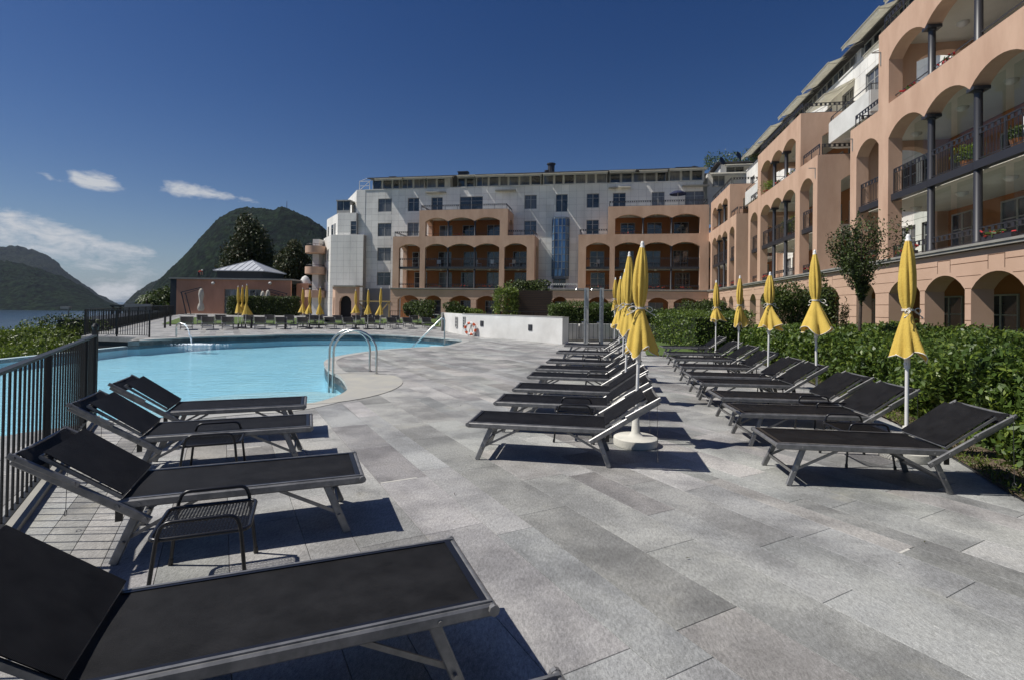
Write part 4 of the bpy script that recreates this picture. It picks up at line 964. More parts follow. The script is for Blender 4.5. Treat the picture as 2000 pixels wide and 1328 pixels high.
# potted plants on the near balcony
def leaf_cloud(name, pts, sz, m, parent=None, seed=1, up=.35, kind=None, asp=.45):
    r = np.random.default_rng(seed); n = len(pts); P = np.asarray(pts, float); s = np.asarray(sz if np.ndim(sz) else np.full(n, sz))*r.uniform(.65,1.3,n)
    d = r.normal(size=(n,3)); d[:,2] += up; d /= np.linalg.norm(d,axis=1)[:,None]
    q = r.normal(size=(n,3)); q[:,2] *= .6; u = np.cross(d,q); u /= np.linalg.norm(u,axis=1)[:,None]; v = np.cross(d,u)
    L = (s*.5)[:,None]; W_ = (s*.5*asp)[:,None]
    a = P-u*L; b = P+v*W_+d*W_*.25; c = P+u*L-d*L*.12; e = P-v*W_+d*W_*.25
    V = np.stack([a,b,c,e],1).reshape(-1,3)
    me = bpy.data.meshes.new(name); me.vertices.add(4*n); me.vertices.foreach_set('co', V.ravel().astype(np.float32)); me.loops.add(4*n); me.loops.foreach_set('vertex_index', np.arange(4*n, dtype=np.int32))
    me.polygons.add(n); me.polygons.foreach_set('loop_start', np.arange(0,4*n,4,dtype=np.int32)); me.update(calc_edges=True)
    for mm in (m if isinstance(m,(list,tuple)) else [m]): me.materials.append(mm)
    if isinstance(m,(list,tuple)): me.polygons.foreach_set('material_index', r.integers(0,len(m),n).astype(np.int32))
    return link(name, me, parent, kind)
def potplant(parent, x, y, z, h, w_, seed, m='lleaf'):
    p = MB(); p.lathe([(.13,0),(.2,.3),(.21,.32)], 12, x, y, z); pot = p.build('plant_pot', MT['orange_in'], parent, 40)
    r = np.random.default_rng(seed); n = int(500*h*w_/.3); q = np.stack([x+r.normal(0,w_/3,n), y+r.normal(0,w_/3,n), z+.3+r.uniform(0,1,n)**.8*h],1); leaf_cloud('foliage', q, .09, MT[m], pot, seed)
for k, (x, y, z, h, w_, mm) in enumerate([(40.3,.7,ZS1,.55,.5,'lleaf'),(42.6,.6,ZS1,.4,.4,'mleaf'),(23.5,.6,ZS1,.8,.6,'mleaf'),(25.2,.6,ZS1,.9,.6,'lleaf'),(20.0,.5,ZP1-.3,.9,.9,'lleaf'),(2.6,DEP+.3,ZW,.8,.9,'mleaf')]): potplant(wing, x, y, z, h, w_, 40+k, mm)
# upper terraces behind the corner
upper = thing('terraced_penthouse', 'white terraced penthouse with cream awnings rising above the corner of the two hotel wings', 'building', CRN, -TH)
m = MB(); m.box(1.0,12,DEP+3,20,14,18.2); m.box(3.5,12,DEP+8,22,18.2,20.6); m.build('wall', MT['white_wall'], upper)
m = MB(); m.box(.4,12,DEP+4,20,18.35,18.5); m.box(3.0,12,DEP+8,22,20.75,20.95); m.build('roof', MT['roof'], upper)
window(upper, 1.6, 16.6, 1.4, 1.3, DEP+2.94, 2, 1); window(upper, 4.2, 18.9, 2.2, 1.3, DEP+7.94, 2, 1)
awning(upper, 1.2, 5.2, DEP+3, 18.3, 1.4, .5); awning(upper, 4, 8, DEP+8, 20.6, 1.5, .5)
for k, (x, y, z) in enumerate([(3.6,DEP+7.5,20.9),(5.6,DEP+7.4,21.5)]):
    m = MB(); m.lathe([(.05,-.1),(.35,-.06),(.55,.05)], 16); d_ = m.build('satellite_dish', MT['steel_dark'], None, 60); d_.location = CRN+Matrix.Rotation(-TH,3,'Z') @ Vector((x,y,z)); d_.rotation_euler = (math.radians(75),0,.6); m = MB(); m.bar((0,0,-.1),(0,-.9,-.5),.06); m.build('mounting_arm', MT['steel_dark'], d_)
    tag(d_, ['small dark satellite dish above the lower penthouse roof at the corner','dark satellite dish highest on the penthouse roof at the corner'][k], 'satellite dish', 'satellite dishes on the penthouse')
r = np.random.default_rng(5); n = 2500; q = np.stack([r.uniform(2,12,n), r.uniform(DEP+9,DEP+12,n), 20.9+r.uniform(0,1.5,n)*(1+.4*np.sin(r.uniform(0,6,n)))],1)
rt = leaf_cloud('roof_shrubs', q, .28, MT['mleaf'], None, 6); rt.location = CRN; rt.rotation_euler = (0,0,-TH); tag(rt, 'green shrubs growing on the penthouse roof terrace', 'shrubs')
# ---------------------------------------------------------------- loungers
FL, BL, HW, RZ = 1.43, .60, .312, .355            # flat length, back length, half width, rail height
def make_lounger():
    root = thing('sun_lounger', '', 'sun lounger')
    for s in (-1, 1):
        m = MB(); m.bar((0,s*HW,RZ),(FL+.03,s*HW,RZ+.003),.028,.052,bev=.008); m.bar((.0,s*(HW-.008),RZ+.03),(FL,s*(HW-.008),RZ+.03),.014,.008)
        m.lathe([(.012,0),(.012,.004)],8,.2,0,0) if False else None
        for x in (.22, FL-.1): m.tube([(x,s*(HW+.012),RZ-.005),(x,s*(HW+.021),RZ-.005)], .011, 8)
        m.build('side_rail', MT['alu'], root, 40)
    m = MB(); m.tube([(0,-HW-.02,RZ+.008),(0,HW+.02,RZ+.008)], .02, 10); m.tube([(0,-HW-.034,RZ+.008),(0,-HW-.018,RZ+.008)], .023, 8); m.tube([(0,HW+.018,RZ+.008),(0,HW+.034,RZ+.008)], .023, 8); m.build('foot_bar', MT['alu'], root, 40)
    m = MB(); n = 14; k = 6; w_ = HW-.012
    G_ = [[(.02+(FL-.02)*i/n, -w_+2*w_*j/k, RZ+.028-.010*math.sin(PI*j/k)*math.sin(PI*min(1,(i+.3)/n))) for j in range(k+1)] for i in range(n+1)]
    for i in range(n):
        for j in range(k):
            m.face([G_[i][j],G_[i+1][j],G_[i+1][j+1],G_[i][j+1]])
            m.face([tuple((p[0],p[1],p[2]-.004)) for p in (G_[i][j+1],G_[i+1][j+1],G_[i+1][j],G_[i][j])])
    o = m.build('seat_fabric', MT['fabric'], root); bm = bmesh.new(); bm.from_mesh(o.data); bmesh.ops.remove_doubles(bm, verts=bm.verts, dist=1e-5); bm.to_mesh(o.data); bm.free(); o.data.shade_smooth()
    m = MB()
    for s in (-1,1): m.bar((.03,s*(w_-.012),RZ+.0305),(FL-.01,s*(w_-.012),RZ+.0305),.020,.004)
    m.bar((.032,-w_,RZ+.031),(.032,w_,RZ+.031),.03,.006); m.build('fabric_hem', MT['steel_black'], o)
    # legs
    for (xt, xb, sx) in ((.24,.10,1),(FL-.10,FL+.03,-1)):
        for s in (-1, 1):
            m = MB(); m.bar((xt,s*(HW-.035),RZ-.02),(xb,s*(HW+.0),.0),.026,.05,up=(1,0,0),bev=.006); m.build('leg', MT['alu'], root, 40)
            m = MB(); m.bar((xb+(xt-xb)*.38+.0,s*(HW-.042),.125),(xt+sx*.30,s*(HW-.04),RZ-.03),.010,.022); m.tube([(xb+(xt-xb)*.38,s*(HW-.055),.125),(xb+(xt-xb)*.38,s*(HW+.02),.125)],.009,8); m.build('strut', MT['alu'], root, 40)
        m = MB(); xx = xb+(xt-xb)*.36; m.bar((xx,-HW+.015,.115),(xx,HW-.015,.115),.016,.03); m.build('cross_bar', MT['alu'], root)
    # backrest group
    A = math.radians(33); ca, sa_ = math.cos(A), math.sin(A); hx, hz = FL+.0, RZ+.01
    P = lambda s, y, o=0: (hx+s*ca-o*sa_, y, hz+s*sa_+o*ca)
    for s in (-1, 1):
        m = MB(); m.bar(P(-.20,s*(HW+.022),-.012),P(BL,s*(HW+.022),-.012),.024,.052,up=(-sa_,0,ca),bev=.008); m.tube([P(-.17,s*(HW+.03),-.012),P(-.17,s*(HW+.045),-.012)],.014,8); m.tube([P(-.0,s*(HW+.03),-.012),P(-.0,s*(HW+.045),-.012)],.012,8)
        r_ = m.build('back_rail', MT['alu'], root, 40)
        m = MB(); m.bar(P(.24,s*(HW+.048),.022),P(BL+.03,s*(HW+.048),.012),.018,.034,up=(-sa_,0,ca),bev=.006); m.tube([P(.27,s*(HW+.05),.02),P(.27,s*(HW+.066),.02)],.012,8); m.tube([P(BL+.0,s*(HW+.05),.012),P(BL,s*(HW+.066),.012)],.012,8); m.build('headrest_arm', MT['alu'], root, 40)
    def panel(s0, s1, o0, o1, wd, name, parent):
        m = MB(); n = 8; k = 6
        g = [[P(s0+(s1-s0)*i/n, -wd+2*wd*j/k, o0+(o1-o0)*i/n-.012*math.sin(PI*j/k)) for j in range(k+1)] for i in range(n+1)]
        for i in range(n):
            for j in range(k):
                q = [g[i][j],g[i+1][j],g[i+1][j+1],g[i][j+1]]; m.face(q); m.face([(p[0]+.004*sa_,p[1],p[2]-.004*ca) for p in q[::-1]])
        o = m.build(name, MT['fabric'], parent); bm = bmesh.new(); bm.from_mesh(o.data); bmesh.ops.remove_doubles(bm, verts=bm.verts, dist=1e-5); bm.to_mesh(o.data); bm.free(); o.data.shade_smooth(); return o
    m = MB()
    for s in (-1, 1): m.bar(P(.02,s*(HW-.005),.035),P(.50,s*(HW-.005),.055),.018,.022,up=(-sa_,0,ca))
    m.tube([P(.02,-HW,.033),P(.02,HW,.033)],.011,8); m.tube([P(.50,-HW,.055),P(.50,HW,.055)],.012,8); bf = m.build('back_frame', MT['alu'], root, 40)
    panel(.015,.51,.058,.086,HW-.0,'back_fabric',root)
    m = MB(); m.tube([P(BL+.01,-HW-.05,.012),P(BL+.01,HW+.05,.012)],.012,8); m.build('headrest_bar', MT['alu'], root, 40)
    panel(.475,BL+.01,.012,.028,HW+.01,'headrest_fabric',root)
    m = MB(); p0 = P(BL-.02, -HW-.06, 0); m.tube([p0,(p0[0]+.01,p0[1],.14)],.0022,5); m.tube([(p0[0]+.01,p0[1]+.02*math.cos(t),.12+.02*math.sin(t)) for t in [k*PI/6 for k in range(12)]],.0025,5,closed=True); m.build('pull_cord', MT['steel_dark'], root)
    for s in (-1,1): m = MB(); y0_ = s*(HW-.02); m.box(FL-.01,FL+.03,y0_-.006,y0_+.006,.25,.33); m.build('ratchet', MT['steel_black'], root)
    return root
L0_ = make_lounger(); used = [False]
def place(o, flag, x, y, rz, label, group):
    t = o if not flag[0] else copy_tree(o); flag[0] = True
    t.location = (x, y, .004); t.rotation_euler = (0,0,rz); t['label'] = label; t['group'] = group; return t
LL = []; jr = random.Random(21)
def lounger(fx, fy, d, label, group):
    LL; d = Matrix.Rotation(jr.uniform(-.022,.022),2) @ Vector((d[0],d[1]))
    """foot-end centre and the direction from foot to head"""
    rz = math.atan2(d[1], d[0]); LL.append((fx,fy)); return place(L0_, used, fx, fy, rz, label, group)
g1 = 'sun loungers between the railing and the pool'
dl = (-math.cos(math.radians(21.5)), -math.sin(math.radians(21.5))); wl_ = (-dl[1]*-1, 0)
perp = Vector((dl[1], -dl[0]))                       # from near rail to far rail
for k, (px, py, near_, lab) in enumerate([
    (1083,1309,False,'black sun lounger at the very bottom edge, only the corner of its foot end showing'),
    (963,1181,True,'large black sun lounger in the left foreground, its backrest cut off by the picture edge'),
    (708,930,True,'black sun lounger behind the front wire table, its back by the dark railing'),
    (608,833,True,'black sun lounger behind the small wire table near the end of the railing'),
    (596,791,True,'black sun lounger at the pool edge, with blue water seen right behind its backrest')]):
    c = G(px, py, RZ+.03).to_2d(); off = perp if perp.y > 0 else -perp
    c = c+off*(HW+.02) if near_ else c-off*(HW+.02)
    lounger(c.x, c.y, dl, lab, g1)
g2 = 'middle row of sun loungers'; dm = Vector((.985,-.172)).normalized(); om = Vector((.172,.985))
mids = [(912.8,825),(966.3,784.4),(1002.5,758.7),(1031,734.5),(1048,719.7),(1068.6,705.5),(1087.4,687.5),(1102,674)]
labs = ['nearest black sun lounger of the middle row, in front of the white parasol base','second lounger from the front in the middle row, right behind the wire table','third lounger from the front in the middle row','fourth lounger from the front in the middle row','fifth lounger from the front in the middle row','sixth lounger from the front in the middle row','seventh lounger from the front in the middle row','farthest lounger of the middle row, next to the shower posts']
for (px, py), lab in zip(mids, labs):
    c = G(px, py, RZ+.03).to_2d()+om*(HW+.02); lounger(c.x, c.y, dm, lab, g2)
g3 = 'right row of sun loungers along the hedge'; dr = Vector((.995,-.10)).normalized(); orr = Vector((.10,.995))
rts = [(1521,866),(1449,807),(1411.4,776.4),(1372.9,748.3),(1352,734),(1333,716),(1320,701),(1307,690),(1296,677.4)]
labs = ['nearest black sun lounger of the right row, its raised back against the hedge','second lounger from the front in the right row, beside a wire table','third lounger from the front in the right row, below the second parasol','fourth lounger from the front in the right row','fifth lounger from the front in the right row','sixth lounger from the front in the right row','seventh lounger from the front in the right row','eighth lounger from the front in the right row','farthest lounger of the right row, beside the lawn']
for (px, py), lab in zip(rts, labs):
    c = G(px, py, RZ+.03).to_2d()+orr*(HW+.02); lounger(c.x, c.y, dr, lab, g3)
fx = [366,408,447,509,552,592,649,686,727,771,801,838]
for k, px in enumerate(fx):
    py = 643.5-(px-366)*.006; c = G(px, py+1.0).to_2d(); ang = (.03,1) if px < 700 else (.10,1)
    lounger(c.x, c.y-.1, Vector((c.x/c.y-(.12 if px > 600 else .02),1)).normalized(), ('lounger at the %s end of the front row across the pool' % ('left' if k == 0 else 'right')) if k in (0,11) else '%s lounger from the left in the front row across the pool' % ORD[k], 'front row of loungers across the pool')
bxp = [395,431,485,526,566,609,626,662,700,740,776,812]
for k, px in enumerate(bxp):
    c = G(px, 636.5-(px-395)*.004).to_2d()
    lounger(c.x, c.y, Vector((c.x/c.y-(.10 if px > 600 else .02),1)).normalized(), ('lounger at the %s end of the back row across the pool' % ('left' if k == 0 else 'right')) if k in (0,11) else '%s lounger from the left in the back row across the pool' % ORD[k], 'back row of loungers across the pool')
# ---------------------------------------------------------------- wire side tables
def make_table():
    root = thing('side_table', '', 'side table'); T = .355; hw = .235
    cor = []
    for cx_, cy_, a0 in ((hw-.05,hw-.05,0),(-hw+.05,hw-.05,90),(-hw+.05,-hw+.05,180),(hw-.05,-hw+.05,270)):
        for k in range(5): t = math.radians(a0+k*22.5); cor.append((cx_+.05*math.cos(t), cy_+.05*math.sin(t), T))
    m = MB(); m.tube(cor, .0115, 8, closed=True); m.build('top_rim', MT['steel_black'], root, 60)
    m = MB(); s = .035; n = int(2*hw*2.9/s)
    for k in range(-n//2, n//2+1):
        c = k*s
        for sg_ in (1,-1):
            # line y*1.7 = sg*x + c, clipped to the square
            pts = []
            for xx in (-hw, hw):
                yy = (sg_*xx+c)/1.7
                if abs(yy) <= hw: pts.append((xx,yy))
            for yy in (-hw, hw):
                xx = sg_*(yy*1.7-c)
                if abs(xx) < hw: pts.append((xx,yy))
            if len(pts) >= 2 and (Vector(pts[0])-Vector(pts[1])).length > .03:
                m.bar((pts[0][0],pts[0][1],T-.004+.001*sg_),(pts[1][0],pts[1][1],T-.004+.001*sg_), .0038, .0030)
    m.build('mesh_top', MT['steel_black'], root)
    for s in (-1, 1):
        y = s*(hw+.012); m = MB(); p = [(-hw-.0,y+s*.03,.0)]
        p += [(-hw+.035,y,T-.02),(-hw+.045,y,T+.035)]; 
        for k in range(5): t = math.radians(180-k*22.5); p.append((-hw+.105+.055*math.cos(t), y, T+.045+.045*math.sin(t)))
        q = [(-x,yy,z) for x,yy,z in p[::-1]]; m.tube(p+q, .0105, 8); m.build('leg_hoop', MT['steel_black'], root, 60)
        for sx in (-1, 1): f = MB(); f.tube([(sx*hw,y+s*.03,0),(sx*(hw-.003),y+s*.027,.035)], .0145, 8); f.build('rubber_foot', MT['steel_black'], root, 60)
    return root
T0 = make_table(); tu = [False]
gt = 'black wire side tables'
al = math.atan2(-dl[1], -dl[0]); am = math.atan2(dm.y, dm.x); ar = math.atan2(dr.y, dr.x)
tabs = [(-1.74,3.02,al,'black wire mesh side table in the left foreground, showing its open lattice top'),(-2.72,4.80,al,'black wire side table between the two left loungers nearest the pool'),
 (.80,6.45,am,'black wire side table between the first two loungers of the middle row'),(1.55,9.3,am,'second wire side table from the front in the middle row'),(1.92,12.3,am,'third wire side table from the front in the middle row'),(2.27,14.9,am,'fourth wire side table from the front in the middle row'),(2.85,17.9,am,'farthest wire side table of the middle row'),
 (3.72,5.62,ar,'wire side table half hidden beneath the nearest lounger of the right row'),(4.1,6.85,ar,'wire side table between the second and third loungers of the right row'),(4.68,9.2,ar,'wire side table beside the fourth lounger of the right row'),(5.2,11.7,ar,'wire side table beside the sixth lounger of the right row'),(5.7,14.3,ar,'wire side table beside the eighth lounger of the right row'),(6.2,16.9,ar,'farthest wire side table of the right row')]
for x, y, a, lab in tabs: place(T0, tu, x, y, a, lab, gt)
for k, px in enumerate([468,570,608,700,754]): c = G(px, 642).to_2d(); place(T0, tu, c.x, c.y+.6, 0, '%s small dark table among the loungers across the pool' % ['leftmost','second from left','middle','fourth from left','rightmost'][k], 'small tables across the pool')
# ---------------------------------------------------------------- closed parasols
def parasol(x, y, top, tie, hem, lean, seed, flare, label, group, rb=.255, rot=0.0, far=False):
    R = random.Random(seed); root = thing('parasol', label, 'parasol', (x, y, .004), rot, group)
    lx = lean[0]; ly = lean[1]
    ax = lambda z: (lx*z/top, ly*z/top)
    m = MB(); m.tube([(0,0,.05),(*ax(hem+.2),hem+.2)], .019, 10); m.tube([(*ax(hem-.14),hem-.14),(*ax(hem-.02),hem-.02)], .029, 10); m.tube([(*ax(hem-.09),hem-.09),(ax(hem-.09)[0]-.045,ax(hem-.09)[1],hem-.085)],.014,8); m.build('pole', MT['white_metal'], root, 60)
    if not far:
        m = MB(); m.lathe([(rb,0),(rb+.004,.02),(rb,.085),(rb-.02,.097),(.085,.105),(.05,.15),(.036,.34),(.032,.345)], 32); m.build('base', MT['basewhite'], root, 50)
    else:
        m = MB(); m.lathe([(.28,0),(.28,.05),(.05,.07),(.035,.3)], 12); m.build('base', MT['steel_dark'], root, 50)
    n = 48 if not far else 28; rows = 26; V = MB(); NF = 8; ph = [R.uniform(-.35,.35) for _ in range(NF)]; am_ = [R.uniform(.25,1.75) for _ in range(NF)]
    tw = R.uniform(-.5,.5); fl = [R.uniform(.62,1.4) for _ in range(NF)]; sa0 = R.uniform(0,6.28)
    def rad(t, zz):
        u = (t/(2*PI)*NF)%NF; k = int(u); f = u-k; a = am_[k]*(1-f)+am_[(k+1)%NF]*f; w_ = math.sin(PI*f)   # each panel bulges between two ribs
        if zz >= tie:
            q = (zz-tie)/(top-tie); body = .048+.042*math.sin(PI*min(1,q*1.12+.12))**.8 if q < .75 else .048+.042*math.sin(PI*(.75*1.12+.12))**.8
            body = np.interp(q, [0,.12,.3,.5,.75,.93,1], [.042,.068,.084,.082,.062,.032,.016]); pl = .42*min(1, q*8+.3)*(1-.5*q)
            return body*(1-pl*.5+pl*a*(w_-.15))
        q = (tie-zz)/(tie-hem); body = np.interp(q, [0,.1,.4,.7,1], [.042,.058,.105,.145,.175])*flare; ff = fl[k]*(1-f)+fl[(k+1)%NF]*f
        return body*((1-q)+q*ff)*(1+.42*q*(w_*a-.55))*(1+.22*q*math.cos(t-sa0))
    g = []
    for i in range(rows+1):
        q = i/rows; zz = hem+(top-.04-hem)*q
        row = []
        for k in range(n):
            t = 2*PI*k/n; r_ = rad(t, zz); low = max(0, 1-(zz-hem)/(tie-hem)); dz = .045*low*math.sin(NF*t*.5+sa0)+.03*low*math.cos(t*3+seed)
            tt = t+tw*(zz-tie)*.9; cx_, cy_ = ax(zz); row.append((cx_+r_*math.cos(tt), cy_+r_*math.sin(tt), zz+dz))
        g.append(row)
    for i in range(rows):
        for k in range(n): j = (k+1)%n; V.face([g[i][k],g[i][j],g[i+1][j],g[i+1][k]])
    o = V.build('canopy', MT['yellow' if 'yellow' in label else 'cream'], root); bm = bmesh.new(); bm.from_mesh(o.data); bmesh.ops.remove_doubles(bm, verts=bm.verts, dist=1e-6); bm.to_mesh(o.data); bm.free(); o.data.shade_smooth()
    m = MB(); m.tube(g[0], .0055, 6, closed=True); m.build('hem_trim', MT['rope'], o, 60)
    cx_, cy_ = ax(top); m = MB(); m.lathe([(.026,-.06),(.030,-.03),(.020,-.02),(.024,0),(.014,.03),(.004,.035)], 12, cx_, cy_, top); m.build('finial', MT['white_metal'], root, 60)
    if not far:
        cx_, cy_ = ax(tie); m = MB()
        for dz in (-.006,.007): m.tube([(cx_+.052*math.cos(t), cy_+.052*math.sin(t), tie+dz) for t in [k*PI/8 for k in range(16)]], .006, 6, closed=True)
        for s in (-1, 1):
            p = []; L = R.uniform(.06,.12)
            for k in range(13): t = k/12*2*PI; p.append((cx_+s*(.045+L*(1-math.cos(t))/2), cy_-.05-.01*math.sin(t), tie+.028*math.sin(t)-.02*(1-math.cos(t))/2))
            m.tube(p, .0055, 6)
            m.tube([(cx_+s*.03,cy_-.055,tie),(cx_+s*(.07+L*.3),cy_-.06,tie-.05),(cx_+s*(.10+L*.5),cy_-.06,tie-.075)], .005, 6); m.tube([(cx_+s*(.10+L*.5),cy_-.06,tie-.075),(cx_+s*(.115+L*.5),cy_-.06,tie-.085)], .009, 6)
        m.build('tie_rope', MT['rope'], root, 60)
    return root
gm = 'closed yellow parasols in the middle row'
parasol(1.48,6.16,2.36,1.60,1.10,(.055,0),3,1.0,'largest closed yellow parasol, on the round white base behind the front middle lounger',gm)
parasol(1.93,8.8,2.52,1.66,1.18,(.045,0),4,.95,'second closed yellow parasol in the middle row, overlapping the largest one',gm)
parasol(2.42,11.3,2.42,1.62,1.12,(.03,0),5,.8,'third closed yellow parasol in the middle row, mostly hidden behind the second',gm)
parasol(3.02,14.6,2.46,1.66,1.1,(.02,0),6,1.0,'fourth closed yellow parasol in the middle row, slim with a draped skirt',gm)
parasol(3.47,17.6,2.60,1.9,1.55,(.02,0),7,.7,'farthest and slimmest closed yellow parasol of the middle row',gm)
gr_ = 'closed yellow parasols along the hedge'
parasol(4.38,5.77,2.43,1.62,1.12,(.01,0),8,.80,'closed yellow parasol nearest of the hedge row, with a looped white tie rope',gr_,rot=.4)
parasol(5.05,8.6,2.58,1.77,1.28,(.06,0),9,1.08,'second closed yellow parasol of the hedge row, with a widely flared skirt',gr_,rot=2.0)
parasol(5.32,10.8,2.36,1.72,1.25,(.03,0),10,.92,'third closed yellow parasol of the hedge row',gr_)
parasol(6.05,13.9,2.48,1.72,1.2,(.03,0),11,1.0,'fourth closed yellow parasol of the hedge row',gr_)
parasol(6.35,16.2,2.48,1.66,1.28,(.0,0),12,1.15,'farthest closed yellow parasol of the hedge row, with a short full skirt',gr_)
gf = 'closed yellow parasols across the pool'
for k, (px, Y, ty, hy) in enumerate([(465.5,33.5,560,612),(472.5,33.8,559,613),(479.5,32.6,556.5,615),(592,36,564,611),(604.5,35,564,613),(623,34.5,561.5,615),(695.5,35,567,612),(718.5,34.5,565.5,614),(742,34.5,562.5,615)]):
    p = at(px, 620, Y); zt_ = at(px, ty, Y).z; zh = at(px, hy, Y).z
    nm = ['left parasol of the tight yellow trio before the clubhouse','middle parasol of the tight yellow trio before the clubhouse','right parasol of the tight yellow trio before the clubhouse','left one of the three yellow parasols before the terracotta extension','middle one of the three yellow parasols before the terracotta extension','right one of the three yellow parasols before the entrance porch','left one of the three yellow parasols before the white stone facade','middle one of the three yellow parasols before the white stone facade','right one of the three yellow parasols before the white stone facade'][k]
    parasol(p.x, Y, zt_, zh+(zt_-zh)*.36, zh, (.05*((k%3)-1),0), 30+k, 1.25, nm, gf, far=True)
# ---------------------------------------------------------------- near railing
fr = thing('pool_railing', 'dark steel railing with thin vertical bars beside the left loungers', 'railing', (-5.6,7.0,0), 0)
FP = [Vector((-5.6,7.0)), Vector((-5.16,6.29)), Vector((-4.05,4.51)), Vector((-3.34,3.43)), Vector((-2.35,1.87)), Vector((-1.7,.85))]
FP = [FP[0]+(FP[-2]-FP[0])*t for t in (0,.125,.47,.76,1.0,1.25)]; o3 = FP[0].to_3d()
kb = MB(); a = FP[0]+Vector((-.05,.1)); b = FP[-1]; kb.bar((a.x,a.y,.02),(b.x,b.y,.02),.11,.05); kb.build('railing_kerb', MT['ledge'], kind='structure')
m = MB()
for i, p in enumerate(FP):
    q = p-FP[0]; d = (FP[-1]-FP[0]).normalized(); m = MB(); m.bar((q.x,q.y,0),(q.x,q.y,1.13),.05,.018,up=(d.x,d.y,0)) ; m.bar((q.x,q.y,0),(q.x,q.y,.012),.12); m.build('post', MT['fence_steel'], fr)
q = FP[-1]-FP[0]; m = MB(); m.bar((0,0,1.135),(q.x,q.y,1.135),.055,.022); m.build('top_rail', MT['fence_steel'], fr); m = MB(); m.bar((0,0,.12),(q.x,q.y,.12),.04,.014); m.build('bottom_rail', MT['fence_steel'], fr)
Lf = q.length; nb_ = int(Lf/.135); bar_me = MB(); bar_me.bar((0,0,.127),(0,0,1.124),.012); bar_me = bar_me.mesh('bar', MT['fence_steel'])
for k in range(1, nb_): o = link('bar', bar_me, fr); o.location = (q.x*k/nb_, q.y*k/nb_, 0)
m = MB(); m.bar((-.12,.16,0),(-.12,.16,1.2),.05); m.lathe([(.03,1.2),(.045,1.25),(.02,1.29)],10,-.12,.16,0); m.build('gate_post', MT['fence_steel'], fr)
# far railings
def railing(name, pts, h, label, cat, spacing, joined=False, z0=0.0, bw=.016, post=2.0):
    t = thing(name, label, cat, (pts[0][0],pts[0][1],z0)); o0 = Vector((*pts[0],z0)); J = MB()
    bm_ = MB(); bm_.bar((0,0,.08),(0,0,h-.02),bw); bm_ = bm_.mesh('bar', MT['fence_steel'])
    for a, b in zip(pts[:-1], pts[1:]):
        a = Vector((*a,z0))-o0; b = Vector((*b,z0))-o0; L = (b-a).length; up = Vector((0,0,1)); m = MB(); m.bar(a+up*h,b+up*h,.045,.03); m.build('top_rail', MT['fence_steel'], t); m = MB(); m.bar(a+up*.08,b+up*.08,.03,.02); m.build('bottom_rail', MT['fence_steel'], t)
        n = max(1, round(L/post))
        for i in range(n+1): c = a+(b-a)*i/n; m = MB(); m.bar(c,c+up*h,.05); m.build('post', MT['fence_steel'], t)
        n = int(L/spacing)
        for i in range(1, n):
            c = a+(b-a)*i/n
            if joined: J.bar(c+up*.08,c+up*(h-.02),bw)
            else: o = link('bar', bm_, t); o.location = c
    if J.f: J.build('bar', MT['fence_steel'], t, kind='stuff')
    return t
railing('railing', [(-19.8,24.2),(-16.3,23.45)], 1.2, 'dark railing across the paved corner at the far left end of the pool', 'railing', .13, bw=.02, post=1.8)
railing('railing', [(-19.9,24.3),(-41,63.2)], 1.2, 'long dark railing running back along the lake side of the terrace', 'railing', .35, True, bw=.02, post=4)
pw = MB()
d_ = (Vector((-41,63))-Vector((-19.9,24.1))).normalized(); n_ = Vector((-d_.y, d_.x))
pw.prism([tuple(Vector((-19.9,24.1))+d_*6+n_*.3), tuple(Vector((-41,63))+n_*.3), tuple(Vector((-41,63))+n_*2.2), tuple(Vector((-19.9,24.1))+d_*6+n_*2.2)], -.5, .55)
tag(pw.build('planter_wall', MT['drum']), 'long low dark planter wall along the lake side of the terrace', 'wall')
pw = MB(); c = at(280, 610, 58); pw.box(c.x-3.0,c.x+2.6,57,58.5,1.02,1.18); [pw.bar((c.x+x,y,-1),(c.x+x,y,1.05),.16) for x in (-2.8,0,2.4) for y in (57.2,58.3)]
tag(pw.build('pergola', MT['drum']), 'flat dark pergola roof behind the corner railing above the lake', 'pergola')
pw = MB(); c = at(268,620,52); pw.box(c.x-1.3,c.x+1.3,52,52.3,-.0,1.35); tag(pw.build('wall_panel', MT['grey_joint']), 'small grey screen wall behind the corner railing', 'wall')
def bollard(px, py, lab):
    c = G(px, py); m = MB(); m.lathe([(.06,0),(.06,.62),(.07,.64),(.07,.72)], 10); o = m.build('bollard', MT['steel_dark'], None, 40); o.location = c; tag(o, lab, 'bollard', 'low dark bollards')
for k, (px, py) in enumerate([(322,641),(332.5,637.5),(491,642),(557,643)]): bollard(px, py, 'low dark bollard on the far terrace, %s from the left' % ['first','second','third','fourth'][k])
# ---------------------------------------------------------------- ladder, handrail, fountain
lad = thing('pool_ladder', 'polished steel pool ladder arching from the terrace into the water', 'pool ladder', (-3.2,12.2,0))
for (px, py, dx) in ((735,731,-1.0),(722,725,-.98)):
    p = G(px, py)-Vector((-3.2,12.2,0)); pts = [(p.x,p.y,0),(p.x,p.y,.45)]; R_ = abs(dx)/2
    for k in range(13): t = PI*k/12; pts.append((p.x+dx/2+R_*math.cos(t), p.y, .50+R_*math.sin(t)))
    pts += [(p.x+dx,p.y,.3),(p.x+dx,p.y,-1.25)]; m = MB(); m.tube(pts, .026, 12); m.build('handrail', MT['chrome'], lad, 60)
    m = MB(); m.lathe([(.055,0.008),(.055,.02),(.03,.028)], 14, p.x, p.y, 0); m.build('collar', MT['chrome'], lad, 50)
a = G(735,731)-Vector((-3.2,12.2,0)); b = G(722,725)-Vector((-3.2,12.2,0))
for z in (-.33,-.62,-.91): m = MB(); m.box(a.x-1.12,a.x-.9,a.y+.0,b.y,z,z+.03); m.build('step', MT['chrome'], lad)
